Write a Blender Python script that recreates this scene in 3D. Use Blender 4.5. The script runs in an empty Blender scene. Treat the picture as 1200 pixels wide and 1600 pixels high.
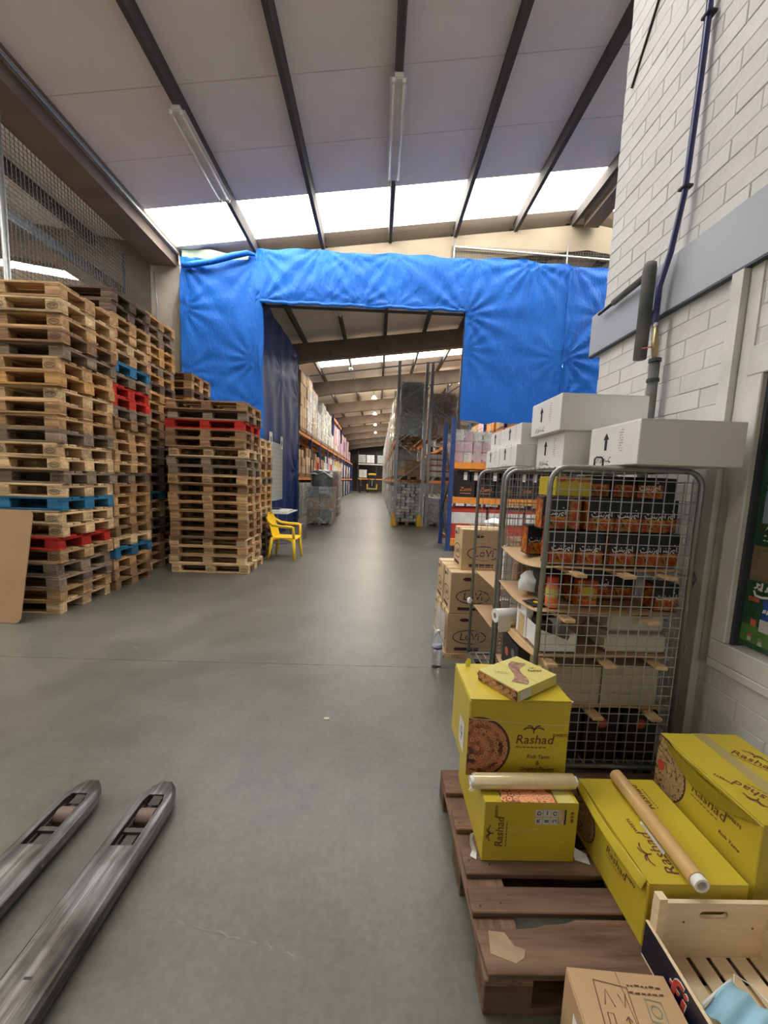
import bpy, bmesh, math, random
from mathutils import Vector, Matrix, noise
random.seed(7)
R = math.radians
scene = bpy.context.scene
COL = scene.collection

# ---------------------------------------------------------------- camera
cam_d = bpy.data.cameras.new('camera')
cam = bpy.data.objects.new('camera', cam_d); COL.objects.link(cam)
cam_d.sensor_fit = 'HORIZONTAL'; cam_d.sensor_width = 36.0; cam_d.lens = 18.0
cam_d.shift_y = 20.0 / 1200.0
cam_d.clip_start = 0.05; cam_d.clip_end = 200
_r = Vector((0.99923, -0.01655, 0.03552)); _u = Vector((-0.03337, 0.11586, 0.99270)); _f = Vector((0.02055, 0.99313, -0.11522))
cam.matrix_world = Matrix(((_r.x, _u.x, -_f.x, 0), (_r.y, _u.y, -_f.y, 0), (_r.z, _u.z, -_f.z, 1.56), (0, 0, 0, 1)))
scene.camera = cam

# ---------------------------------------------------------------- view, world, lights
vs = scene.view_settings
vs.view_transform = 'Standard'; vs.look = 'None'; vs.gamma = 1.0; vs.use_curve_mapping = False
vs.exposure = 0.08
SKYLIGHT = 13.0
world = bpy.data.worlds.new('sky'); scene.world = world; world.use_nodes = True
wn = world.node_tree.nodes; wl = world.node_tree.links; wn.clear()
_o = wn.new('ShaderNodeOutputWorld'); _b = wn.new('ShaderNodeBackground')
_b.inputs['Color'].default_value = (0.92, 0.95, 1.0, 1); _b.inputs['Strength'].default_value = 0.2
wl.new(_b.outputs[0], _o.inputs[0])

def area(name, loc, rot, sx, sy, power, col):
    l = bpy.data.lights.new(name, 'AREA'); l.shape = 'RECTANGLE'; l.size = sx; l.size_y = sy; l.energy = power; l.color = col
    o = bpy.data.objects.new(name, l); COL.objects.link(o); o.location = loc; o.rotation_euler = rot
    return o
# daylight entering through the big loading door behind the camera
area('loading_door_daylight', (-0.5, -6.3, 2.3), (R(90), 0, 0), 5.0, 4.4, 45, (1.0, 0.95, 0.88))

# ---------------------------------------------------------------- materials
MATS = {}
def nmat(name):
    m = bpy.data.materials.new(name); m.use_nodes = True
    nt = m.node_tree; nt.nodes.clear()
    out = nt.nodes.new('ShaderNodeOutputMaterial'); b = nt.nodes.new('ShaderNodeBsdfPrincipled')
    nt.links.new(b.outputs[0], out.inputs[0])
    MATS[name] = m
    return m, nt, b, out
def N(nt, t, **kw):
    n = nt.nodes.new(t)
    for k, v in kw.items():
        if k.startswith('i_'): n.inputs[k[2:]].default_value = v
        else: setattr(n, k, v)
    return n
def rgba(c): return (c[0], c[1], c[2], 1.0)
def ramp(nt, stops, interp='LINEAR'):
    n = nt.nodes.new('ShaderNodeValToRGB'); n.color_ramp.interpolation = interp
    e = n.color_ramp.elements
    while len(e) < len(stops): e.new(0.5)
    for i, (p, c) in enumerate(stops): e[i].position = p; e[i].color = rgba(c)
    return n
def mat(name, col, rough=0.6, metal=0.0, var=0.12, scale=6.0, bump=0.0, bscale=40.0, stretch=(1, 1, 1), spec=0.5, rand=0.0, coat=0.0, detail=4.0):
    """plain procedural material: base colour with soft noise variation and fine relief"""
    if name in MATS: return MATS[name]
    m, nt, b, out = nmat(name)
    tc = N(nt, 'ShaderNodeTexCoord'); mp = N(nt, 'ShaderNodeMapping'); mp.inputs['Scale'].default_value = stretch
    nt.links.new(tc.outputs['Object'], mp.inputs['Vector'])
    nz = N(nt, 'ShaderNodeTexNoise'); nz.inputs['Scale'].default_value = scale; nz.inputs['Detail'].default_value = detail
    nt.links.new(mp.outputs[0], nz.inputs['Vector'])
    rp = ramp(nt, [(0.25, [c * (1 - var) for c in col]), (0.75, [min(1, c * (1 + var)) for c in col])])
    nt.links.new(nz.outputs['Fac'], rp.inputs[0])
    src = rp.outputs[0]
    if rand > 0:
        oi = N(nt, 'ShaderNodeObjectInfo'); mr = N(nt, 'ShaderNodeMapRange')
        mr.inputs['To Min'].default_value = 1 - rand; mr.inputs['To Max'].default_value = 1 + rand
        nt.links.new(oi.outputs['Random'], mr.inputs['Value'])
        hs = N(nt, 'ShaderNodeHueSaturation'); nt.links.new(mr.outputs[0], hs.inputs['Value']); nt.links.new(src, hs.inputs['Color'])
        src = hs.outputs[0]
    nt.links.new(src, b.inputs['Base Color'])
    b.inputs['Roughness'].default_value = rough; b.inputs['Metallic'].default_value = metal
    b.inputs['Specular IOR Level'].default_value = spec; b.inputs['Coat Weight'].default_value = coat
    if bump > 0:
        n2 = N(nt, 'ShaderNodeTexNoise'); n2.inputs['Scale'].default_value = bscale; n2.inputs['Detail'].default_value = 5
        nt.links.new(mp.outputs[0], n2.inputs['Vector'])
        bp = N(nt, 'ShaderNodeBump'); bp.inputs['Strength'].default_value = bump; bp.inputs['Distance'].default_value = 0.01
        nt.links.new(n2.outputs['Fac'], bp.inputs['Height']); nt.links.new(bp.outputs[0], b.inputs['Normal'])
    return m
def emit(name, col, strength):
    m = bpy.data.materials.new(name); m.use_nodes = True; nt = m.node_tree; nt.nodes.clear()
    out = nt.nodes.new('ShaderNodeOutputMaterial'); e = nt.nodes.new('ShaderNodeEmission')
    e.inputs[0].default_value = rgba(col); e.inputs[1].default_value = strength
    nt.links.new(e.outputs[0], out.inputs[0]); MATS[name] = m
    return m

# wood whose tone comes from the object's own colour
def wood_mat(name, grain=(1.2, 14, 14), dirt=0.35):
    m, nt, b, out = nmat(name)
    tc = N(nt, 'ShaderNodeTexCoord'); oi = N(nt, 'ShaderNodeObjectInfo')
    ad = N(nt, 'ShaderNodeVectorMath', operation='MULTIPLY_ADD'); ad.inputs[1].default_value = grain
    sc = N(nt, 'ShaderNodeVectorMath', operation='SCALE'); sc.inputs[0].default_value = (37, 91, 53)
    nt.links.new(oi.outputs['Random'], sc.inputs['Scale']); nt.links.new(tc.outputs['Object'], ad.inputs[0]); nt.links.new(sc.outputs[0], ad.inputs[2])
    nz = N(nt, 'ShaderNodeTexNoise'); nz.inputs['Scale'].default_value = 3.0; nz.inputs['Detail'].default_value = 6; nz.inputs['Roughness'].default_value = 0.65
    nt.links.new(ad.outputs[0], nz.inputs['Vector'])
    rp = ramp(nt, [(0.3, (0.55, 0.52, 0.5)), (0.5, (0.95, 0.93, 0.92)), (0.72, (1.18, 1.15, 1.1))])
    nt.links.new(nz.outputs['Fac'], rp.inputs[0])
    n2 = N(nt, 'ShaderNodeTexNoise'); n2.inputs['Scale'].default_value = 1.1; n2.inputs['Detail'].default_value = 3
    nt.links.new(ad.outputs[0], n2.inputs['Vector'])
    rp2 = ramp(nt, [(0.35, (1 - dirt, 1 - dirt, 1 - dirt * 0.95)), (0.6, (1, 1, 1))])
    nt.links.new(n2.outputs['Fac'], rp2.inputs[0])
    mr = N(nt, 'ShaderNodeMapRange'); mr.inputs['To Min'].default_value = 0.78; mr.inputs['To Max'].default_value = 1.15
    nt.links.new(oi.outputs['Random'], mr.inputs['Value'])
    m1 = N(nt, 'ShaderNodeMix', data_type='RGBA', blend_type='MULTIPLY'); m1.inputs[0].default_value = 1
    m2 = N(nt, 'ShaderNodeMix', data_type='RGBA', blend_type='MULTIPLY'); m2.inputs[0].default_value = 1
    hs = N(nt, 'ShaderNodeHueSaturation')
    nt.links.new(oi.outputs['Color'], hs.inputs['Color']); nt.links.new(mr.outputs[0], hs.inputs['Value'])
    nt.links.new(hs.outputs[0], m1.inputs[6]); nt.links.new(rp.outputs[0], m1.inputs[7])
    nt.links.new(m1.outputs[2], m2.inputs[6]); nt.links.new(rp2.outputs[0], m2.inputs[7])
    nt.links.new(m2.outputs[2], b.inputs['Base Color']); b.inputs['Roughness'].default_value = 0.85
    b.inputs['Specular IOR Level'].default_value = 0.2
    bp = N(nt, 'ShaderNodeBump'); bp.inputs['Strength'].default_value = 0.25; bp.inputs['Distance'].default_value = 0.006
    nt.links.new(nz.outputs['Fac'], bp.inputs['Height']); nt.links.new(bp.outputs[0], b.inputs['Normal'])
    return m

# ---------------------------------------------------------------- mesh helpers
class MB:
    def __init__(s): s.v = []; s.f = []
    def add(s, vs, fs):
        n = len(s.v); s.v += [tuple(p) for p in vs]; s.f += [tuple(i + n for i in f) for f in fs]; return s
    def box(s, x0, x1, y0, y1, z0, z1):
        return s.add([(x0, y0, z0), (x1, y0, z0), (x1, y1, z0), (x0, y1, z0), (x0, y0, z1), (x1, y0, z1), (x1, y1, z1), (x0, y1, z1)],
                     [(3, 2, 1, 0), (4, 5, 6, 7), (0, 1, 5, 4), (1, 2, 6, 5), (2, 3, 7, 6), (3, 0, 4, 7)])
    def cbox(s, c, d): return s.box(c[0] - d[0] / 2, c[0] + d[0] / 2, c[1] - d[1] / 2, c[1] + d[1] / 2, c[2] - d[2] / 2, c[2] + d[2] / 2)
    def bar(s, p, q, w, h, up=(0, 0, 1)):
        p = Vector(p); q = Vector(q); d = (q - p).normalized(); u = Vector(up)
        if abs(d.dot(u)) > 0.98: u = Vector((0, 1, 0))
        a = d.cross(u).normalized(); b = a.cross(d).normalized(); vs = []
        for c in (p, q):
            for sx, sy in ((-1, -1), (1, -1), (1, 1), (-1, 1)): vs.append(c + a * sx * w / 2 + b * sy * h / 2)
        return s.add(vs, [(0, 1, 2, 3), (7, 6, 5, 4), (0, 4, 5, 1), (1, 5, 6, 2), (2, 6, 7, 3), (3, 7, 4, 0)])
    def tube(s, pts, r, seg=8, caps=True, closed=False):
        pts = [Vector(p) for p in pts]; n = len(pts); rs = r if isinstance(r, (list, tuple)) else [r] * n
        T = []
        for i in range(n):
            a = pts[i - 1] if (i > 0 or closed) else pts[i]; b = pts[(i + 1) % n] if (i < n - 1 or closed) else pts[i]
            T.append((b - a).normalized())
        u = Vector((0, 0, 1)) if abs(T[0].z) < 0.9 else Vector((1, 0, 0))
        u = (u - T[0] * u.dot(T[0])).normalized(); vs = []
        for i in range(n):
            u = (u - T[i] * u.dot(T[i])).normalized(); w = T[i].cross(u)
            for k in range(seg):
                a = 2 * math.pi * k / seg; vs.append(pts[i] + (u * math.cos(a) + w * math.sin(a)) * rs[i])
        fs = []
        for i in range(n if closed else n - 1):
            j = (i + 1) % n
            for k in range(seg): fs.append((i * seg + k, i * seg + (k + 1) % seg, j * seg + (k + 1) % seg, j * seg + k))
        if caps and not closed: fs += [tuple(range(seg - 1, -1, -1)), tuple((n - 1) * seg + k for k in range(seg))]
        return s.add(vs, fs)
    def lathe(s, prof, seg=20, c=(0, 0, 0), axis='z', loop=False):
        vs = []
        for (r, h) in prof:
            for k in range(seg):
                a = 2 * math.pi * k / seg; x, y = r * math.cos(a), r * math.sin(a)
                p = (x, y, h) if axis == 'z' else ((h, x, y) if axis == 'x' else (y, h, x))
                vs.append((p[0] + c[0], p[1] + c[1], p[2] + c[2]))
        fs = [(i * seg + k, i * seg + (k + 1) % seg, (i + 1) * seg + (k + 1) % seg, (i + 1) * seg + k) for i in range(len(prof) - 1) for k in range(seg)]
        L = len(prof) - 1
        if loop: fs += [(L * seg + k, L * seg + (k + 1) % seg, (k + 1) % seg, k) for k in range(seg)]
        else: fs += [tuple(range(seg - 1, -1, -1)), tuple(L * seg + k for k in range(seg))]
        return s.add(vs, fs)
    def prism(s, poly, lo, hi, axis='z'):
        """poly in the two other axes (xy, xz or yz), extruded along axis"""
        def P(a, b, h): return (a, b, h) if axis == 'z' else ((a, h, b) if axis == 'y' else (h, a, b))
        n = len(poly); vs = [P(a, b, lo) for a, b in poly] + [P(a, b, hi) for a, b in poly]
        return s.add(vs, [tuple(range(n))[::-1], tuple(range(n, 2 * n))] + [(i, (i + 1) % n, n + (i + 1) % n, n + i) for i in range(n)])
    def grid(s, fn, us, vs_):
        nu, nv = len(us), len(vs_); vs = [fn(u, v) for v in vs_ for u in us]
        return s.add(vs, [(j * nu + i, j * nu + i + 1, (j + 1) * nu + i + 1, (j + 1) * nu + i) for j in range(nv - 1) for i in range(nu - 1)])
    def mesh(s, name, m=None, smooth=False, fix=True, bevel=0.0, bseg=1):
        me = bpy.data.meshes.new(name); me.from_pydata(s.v, [], s.f)
        if fix or bevel:
            b = bmesh.new(); b.from_mesh(me)
            if fix: bmesh.ops.recalc_face_normals(b, faces=b.faces)
            if bevel: bmesh.ops.bevel(b, geom=b.edges[:], offset=bevel, segments=bseg, affect='EDGES', clamp_overlap=True)
            b.to_mesh(me); b.free()
        if m: me.materials.append(MATS[m] if isinstance(m, str) else m)
        if smooth:
            for p in me.polygons: p.use_smooth = True
        me.update(); return me

def link(name, data, parent=None, loc=(0, 0, 0), rot=(0, 0, 0), label=None, cat=None, group=None, kind=None, color=None):
    o = bpy.data.objects.new(name, data); COL.objects.link(o)
    o.location = loc; o.rotation_euler = rot
    if parent: o.parent = parent
    if label: o['label'] = label
    if cat: o['category'] = cat
    if group: o['group'] = group
    if kind: o['kind'] = kind
    if color: o.color = rgba(color)
    return o
def thing(name, label, cat, loc=(0, 0, 0), rot=(0, 0, 0), group=None, kind=None): return link(name, None, None, loc, rot, label, cat, group, kind)
def part(name, mb, m, parent, loc=(0, 0, 0), rot=(0, 0, 0), smooth=False, bevel=0.0, **kw):
    return link(name, mb.mesh(name, m, smooth, bevel=bevel), parent, loc, rot, **kw)
def single(name, mb, m, label, cat, loc=(0, 0, 0), rot=(0, 0, 0), smooth=False, bevel=0.0, **kw):
    return link(name, mb.mesh(name, m, smooth, bevel=bevel), None, loc, rot, label, cat, **kw)
def struct(name, mb, m, **kw):
    o = link(name, mb.mesh(name, m), None, kind='structure', **kw); return o
CACHE = {}
def cached(key, fn):
    if key not in CACHE: CACHE[key] = fn()
    return CACHE[key]
def shade_auto(me, ang=35):
    for p in me.polygons: p.use_smooth = True
    try: me.set_sharp_from_angle(angle=R(ang))
    except Exception: pass
    return me
WORDS = ['lowest', 'second', 'third', 'fourth', 'fifth', 'sixth', 'seventh', 'eighth', 'ninth', 'tenth', 'eleventh', 'twelfth', 'thirteenth', 'fourteenth', 'fifteenth', 'sixteenth', 'seventeenth', 'eighteenth', 'nineteenth', 'twentieth', 'twenty-first', 'twenty-second', 'twenty-third', 'twenty-fourth', 'twenty-fifth', 'twenty-sixth', 'twenty-seventh', 'twenty-eighth']

# ---------------------------------------------------------------- lettering
def text_mesh(body, size, m, shear=0.0, space=1.0):
    """flat lettering in the xy plane, centred, as a thin mesh"""
    def mk():
        c = bpy.data.curves.new('lettering', 'FONT'); c.body = body; c.size = size; c.shear = shear; c.space_character = space
        c.align_x = 'CENTER'; c.align_y = 'CENTER'; c.resolution_u = 2; c.extrude = 0.0004
        o = bpy.data.objects.new('lettering', c); COL.objects.link(o); bpy.context.view_layer.update()
        me = bpy.data.meshes.new_from_object(o.evaluated_get(bpy.context.evaluated_depsgraph_get()))
        bpy.data.objects.remove(o); bpy.data.curves.remove(c)
        me.name = 'lettering'; me.materials.clear(); me.materials.append(MATS[m]); return me
    return cached(('txt', body, size, m, shear, space), mk)
def stroke_mesh(strokes, width, m, depth=0.0008, key=None):
    """lettering or marks drawn as round pen strokes in the xy plane"""
    def mk():
        mb = MB()
        for st in strokes:
            w = width
            if len(st) == 1:
                x, y = st[0]; n = 6
                mb.prism([(x + w * .62 * math.cos(a * math.pi / 3), y + w * .62 * math.sin(a * math.pi / 3)) for a in range(n)], 0, depth)
                continue
            L = []; Rr = []
            for i, (x, y) in enumerate(st):
                a = st[max(0, i - 1)]; b = st[min(len(st) - 1, i + 1)]
                dx, dy = b[0] - a[0], b[1] - a[1]; l = math.hypot(dx, dy) or 1
                L.append((x - dy / l * w / 2, y + dx / l * w / 2)); Rr.append((x + dy / l * w / 2, y - dx / l * w / 2))
            for i in range(len(st) - 1):
                mb.add([(*L[i], depth), (*Rr[i], depth), (*Rr[i + 1], depth), (*L[i + 1], depth)], [(0, 1, 2, 3)])
        return mb.mesh('lettering', m, fix=False)
    return cached(('stk', key, width, m), mk) if key else mk()
def dashes(w, h, seed, rows=2):
    r_ = random.Random(seed); st = []
    for k in range(rows):
        x = -w / 2; y = (rows / 2 - k - .5) * h * 1.7
        while x < w / 2:
            L = h * r_.uniform(.5, 1.6); st.append([(x, y + h * r_.uniform(-.15, .15)), (min(w / 2, x + L), y + h * r_.uniform(-.15, .15))]); x += L + h * .45
    return st
def arc(cx, cy, rx, ry, a0, a1, n=10): return [(cx + rx * math.cos(R(a0 + (a1 - a0) * i / n)), cy + ry * math.sin(R(a0 + (a1 - a0) * i / n))) for i in range(n + 1)]
def onface(parent, me, face, u, v, dims, ang=0.0, name='lettering', off=0.0012, **kw):
    """stick flat art on a face of a box whose local origin is its base centre; u,v metres from the face centre"""
    w, d, h = dims
    if face == 'front': loc = (u, -d / 2 - off, h / 2 + v); M = Matrix(((1, 0, 0), (0, 0, -1), (0, 1, 0)))
    elif face == 'left': loc = (-w / 2 - off, -u, h / 2 + v); M = Matrix(((0, 0, -1), (-1, 0, 0), (0, 1, 0)))
    elif face == 'right': loc = (w / 2 + off, u, h / 2 + v); M = Matrix(((0, 0, 1), (1, 0, 0), (0, 1, 0)))
    else: loc = (u, v, h + off); M = Matrix(((1, 0, 0), (0, 1, 0), (0, 0, 1)))
    M = M @ Matrix.Rotation(ang, 3, 'Z')
    return link(name, me, parent, loc, M.to_euler(), **kw)
# ================================================================ SETTING
mat('panel_white', (0.90, 0.82, 0.74), 0.7, var=0.05, scale=1.5, bump=0.12, bscale=18)
mat('purlin_concrete', (0.085, 0.072, 0.062), 0.85, var=0.2, scale=3, bump=0.2, bscale=30)
mat('beam_concrete', (0.21, 0.16, 0.12), 0.9, var=0.22, scale=2, bump=0.3, bscale=20)
mat('cream_concrete', (0.29, 0.235, 0.16), 0.85, var=0.1, scale=2, bump=0.15, bscale=20)
mat('column_concrete', (0.42, 0.37, 0.31), 0.9, var=0.22, scale=2.5, bump=0.3, bscale=22)
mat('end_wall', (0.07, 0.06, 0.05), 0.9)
mat('dark_wall', (0.37, 0.31, 0.25), 0.9, var=0.2, scale=2)
mat('white_paint_brick', (0.66, 0.65, 0.62), 0.62, var=0.06, scale=5, bump=0.25, bscale=30, rand=0.05)
mat('mortar', (0.60, 0.59, 0.56), 0.85, var=0.1, scale=8)
mat('grey_cladding', (0.40, 0.42, 0.46), 0.45, var=0.05, scale=2)
mat('white_frame', (0.64, 0.63, 0.57), 0.5, var=0.1, scale=7)
mat('galv', (0.30, 0.31, 0.30), 0.42, metal=0.75, var=0.15, scale=20)
mat('wire', (0.52, 0.53, 0.52), 0.45, metal=0.4, var=0.1, scale=20)
mat('dark_steel', (0.06, 0.065, 0.075), 0.5, metal=0.4, var=0.2)
mat('net_wire', (0.10, 0.09, 0.08), 0.7)
emit('skylight', (1.0, 0.975, 0.94), SKYLIGHT)

# floor: worn grey-green concrete
m, nt, b, out = nmat('floor_concrete')
tc = N(nt, 'ShaderNodeTexCoord')
n1 = N(nt, 'ShaderNodeTexNoise'); n1.inputs['Scale'].default_value = 0.55; n1.inputs['Detail'].default_value = 6; n1.inputs['Roughness'].default_value = 0.62
n2 = N(nt, 'ShaderNodeTexNoise'); n2.inputs['Scale'].default_value = 38; n2.inputs['Detail'].default_value = 4
n3 = N(nt, 'ShaderNodeTexNoise'); n3.inputs['Scale'].default_value = 2.6; n3.inputs['Detail'].default_value = 7; n3.inputs['Roughness'].default_value = 0.7
for n in (n1, n2, n3): nt.links.new(tc.outputs['Object'], n.inputs['Vector'])
r1 = ramp(nt, [(0.3, (0.108, 0.104, 0.084)), (0.52, (0.138, 0.132, 0.107)), (0.75, (0.170, 0.160, 0.128))]); nt.links.new(n1.outputs['Fac'], r1.inputs[0])
r2 = ramp(nt, [(0.3, (0.9, 0.9, 0.9)), (0.7, (1.1, 1.1, 1.1))]); nt.links.new(n2.outputs['Fac'], r2.inputs[0])
r3 = ramp(nt, [(0.36, (0.80, 0.80, 0.80)), (0.55, (1.0, 1.0, 1.0)), (0.72, (1.12, 1.11, 1.08))]); nt.links.new(n3.outputs['Fac'], r3.inputs[0])
a1 = N(nt, 'ShaderNodeMix', data_type='RGBA', blend_type='MULTIPLY'); a1.inputs[0].default_value = 1
a2 = N(nt, 'ShaderNodeMix', data_type='RGBA', blend_type='MULTIPLY'); a2.inputs[0].default_value = 1
nt.links.new(r1.outputs[0], a1.inputs[6]); nt.links.new(r2.outputs[0], a1.inputs[7]); nt.links.new(a1.outputs[2], a2.inputs[6]); nt.links.new(r3.outputs[0], a2.inputs[7])
nt.links.new(a2.outputs[2], b.inputs['Base Color'])
rr = N(nt, 'ShaderNodeMapRange'); rr.inputs['To Min'].default_value = 0.26; rr.inputs['To Max'].default_value = 0.46
nt.links.new(n3.outputs['Fac'], rr.inputs['Value']); nt.links.new(rr.outputs[0], b.inputs['Roughness'])
bp = N(nt, 'ShaderNodeBump'); bp.inputs['Strength'].default_value = 0.12; bp.inputs['Distance'].default_value = 0.004
nt.links.new(n2.outputs['Fac'], bp.inputs['Height']); nt.links.new(bp.outputs[0], b.inputs['Normal'])

mb = MB()
JY = [-3.0, 3.08, 9.1, 15.2, 21.3, 27.4, 33.5, 39.6, 45.7]
ys = [-9.0] + JY + [53.0]
for i in range(len(ys) - 1):
    a = ys[i] + (0.002 if i else 0); c = ys[i + 1] - (0.002 if i < len(ys) - 2 else 0)
    mb.box(-12.2, 14, a, c, -0.2, 0.0)
for y in JY: mb.box(-12.2, 14, y - 0.002, y + 0.002, -0.2, -0.004)
struct('floor', mb, 'floor_concrete')
mat('crack_fill', (0.20, 0.18, 0.14), 0.9, var=0.3, scale=20)
def crack(pts, w):
    mb = MB(); rnd = random.Random(len(pts) * 7 + 1); P = []
    for i in range(len(pts) - 1):
        for k in range(6):
            t = k / 6; P.append((pts[i][0] * (1 - t) + pts[i + 1][0] * t, pts[i][1] * (1 - t) + pts[i + 1][1] * t + rnd.uniform(-.006, .006)))
    for i in range(len(P) - 1):
        if rnd.random() < 0.28: continue
        a, c = P[i], P[i + 1]; w0 = w * rnd.uniform(.4, 1.3)
        mb.add([(a[0], a[1] - w0 / 2, 0.0006), (c[0], c[1] - w0 / 2, 0.0006), (c[0], c[1] + w0 / 2, 0.0006), (a[0], a[1] + w0 / 2, 0.0006)], [(0, 1, 2, 3)])
    return mb
fl = bpy.data.objects['floor']
part('crack', crack([(-0.72, 1.20), (-0.52, 1.16), (-0.32, 1.12), (-0.20, 1.085)], 0.007), 'crack_fill', fl, kind='stuff')
part('crack', crack([(0.30, 1.02), (0.31, 0.98), (0.32, 0.95)], 0.007), 'crack_fill', fl, kind='stuff')

# ---- roof: concrete purlins along the hall, white sheets above them, rafters every 5.85 m
SL = 0.131
def zr(x):                                   # underside of the roof sheets
    return 6.70 + SL * x if x < 4.3 else 6.70 + SL * (8.6 - x)
PX = [-2.70, -1.31, 0.10, 1.47, 2.74, 3.95, 5.3, 6.7, 8.1, 9.5]
RAFT = [8.85 + 5.25 * k for k in range(9)]
ceil = thing('ceiling', None, None, kind='structure')
# cross edges of sheets (rows run across the hall)
edgesY = [-6.5, -5.3, -4.2, -3.1, -2.1, -1.0, 0.1, 1.2, 2.3, 3.35, 4.40, 5.42, 6.42, 7.43, 8.50]
def panel(x0, x1, y0, y1, m='panel_white', name='roof_panel'):
    mb = MB(); g = 0.006; t = 0.05
    if x0 < 4.3 < x1: x1 = 4.3
    vs = [(x, y, zr(x) + dz) for dz in (0, t) for (x, y) in ((x0, y0 + g), (x1, y0 + g), (x1, y1 - g), (x0, y1 - g))]
    mb.add(vs, [(3, 2, 1, 0), (4, 5, 6, 7), (0, 1, 5, 4), (1, 2, 6, 5), (2, 3, 7, 6), (3, 0, 4, 7)])
    return part(name, mb, m, ceil)
cols = [-4.75] + PX[:6] + [4.3, 7.5, 10.5, 13.2]
for i in range(len(edgesY) - 1):
    y0, y1 = edgesY[i], edgesY[i + 1]
    sky = (i in (8, 13))                       # translucent strips
    for j in range(len(cols) - 1):
        panel(cols[j], cols[j + 1], y0, y1, 'skylight' if sky and cols[j] < 9 else 'panel_white', 'skylight_panel' if sky and cols[j] < 9 else 'roof_panel')
# back hall: sheets per bay
yb = [8.50]
for k in range(len(RAFT)):
    s = RAFT[k] + 0.3; e = (RAFT[k + 1] if k + 1 < len(RAFT) else 53.0) + 0.3
    rows = [8.5 if k == 0 else s, s + .8, s + 1.8, s + 3.1, s + 4.2, e] if k < 4 else [s, s + 1.8, s + 3.1, e]
    for i in range(len(rows) - 1):
        sky = k > 0 and abs(rows[i] - s - 1.8) < .01
        for j in range(len(cols) - 1):
            panel(cols[j], cols[j + 1], rows[i], rows[i + 1], 'skylight' if sky and 0 < j < len(cols) - 2 else 'panel_white', 'skylight_panel' if sky else 'roof_panel')
# weatherproof backing above sheets so that only the translucent strips let light in
for i, x in enumerate(PX):
    mb = MB(); z1 = zr(x) + 0.0; z0 = z1 - 0.19
    mb.prism([(x - 0.035, z0), (x + 0.035, z0), (x + 0.055, z1), (x - 0.055, z1)], -6.5, 8.75, 'y')
    part('purlin', mb, 'purlin_concrete', ceil)
    if x < 10:
        mb = MB(); mb.prism([(x - 0.035, z0), (x + 0.035, z0), (x + 0.055, z1), (x - 0.055, z1)], 8.95, 53, 'y')
        part('purlin', mb, 'purlin_concrete', ceil)
# ridge beam
mb = MB(); mb.box(4.12, 4.42, -6.5, 8.6, zr(4.3) - 0.32, zr(4.3) - 0.02); part('ridge_beam', mb, 'beam_concrete', ceil)
mb = MB(); mb.box(4.02, 4.10, -6.5, 8.6, zr(4.05) - 0.12, zr(4.05) - 0.02); part('ridge_rail', mb, 'cream_concrete', ceil)
# rafters
def rafter(y, m, depth=0.62, w=0.26, x0=-4.75, x1=13.0):
    mb = MB(); top = []; bot = []
    for x in [x0, x0 + 0.5, x0 + 1.2, x0 + 2.2, 0, 2, 4.3, 8, 11, x1]:
        hz = 0.0
        if x < x0 + 2.3: hz = 0.40 * (1 - (x - x0) / 2.3) ** 2
        top.append((x, zr(x) - 0.17)); bot.append((x, zr(x) - 0.17 - depth - hz))
    n = len(top); vs = [(x, y - w / 2, z) for x, z in top + bot] + [(x, y + w / 2, z) for x, z in top + bot]; fs = []
    for i in range(n - 1):
        fs += [(i, i + 1, n + i + 1, n + i), (2 * n + i + 1, 2 * n + i, 3 * n + i, 3 * n + i + 1), (i + 1, i, 2 * n + i, 2 * n + i + 1), (n + i, n + i + 1, 3 * n + i + 1, 3 * n + i)]
    fs += [(0, n, 3 * n, 2 * n), (n - 1, 2 * n - 1 + 2 * n, 2 * n - 1, n - 1) if False else (n - 1, 3 * n - 1, 4 * n - 1, 2 * n - 1)]
    mb.add(vs, fs); return part('rafter', mb, m, ceil)
rafter(RAFT[0], 'cream_concrete', 0.52)
for y in RAFT[1:]: rafter(y, 'beam_concrete', 0.60)
# longitudinal eaves beam at the left with conduit rails along it
mb = MB(); mb.box(-4.87, -4.34, -6.5, 8.66, 5.84, 6.10); part('eaves_beam', mb, 'beam_concrete', ceil)
mb = MB(); mb.box(-4.34, -4.27, -6.5, 8.7, 6.05, 6.11); part('gutter_rail', mb, 'column_concrete', ceil)
mb = MB(); mb.tube([(-4.25, -6.5, 6.02), (-4.25, 8.7, 6.02)], 0.018, 6); part('conduit', mb, 'galv', ceil, smooth=True)
mb = MB(); mb.box(-4.86, -4.26, -6.5, 8.66, 6.10, 6.16); mb.box(-4.9, -4.872, -6.5, 8.66, 6.0, 6.33); part('eaves_flange', mb, 'beam_concrete', ceil)
mb = MB(); mb.box(-4.75, -4.3, 8.98, 53, 5.5, 6.12); part('eaves_beam', mb, 'beam_concrete', ceil)

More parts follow.
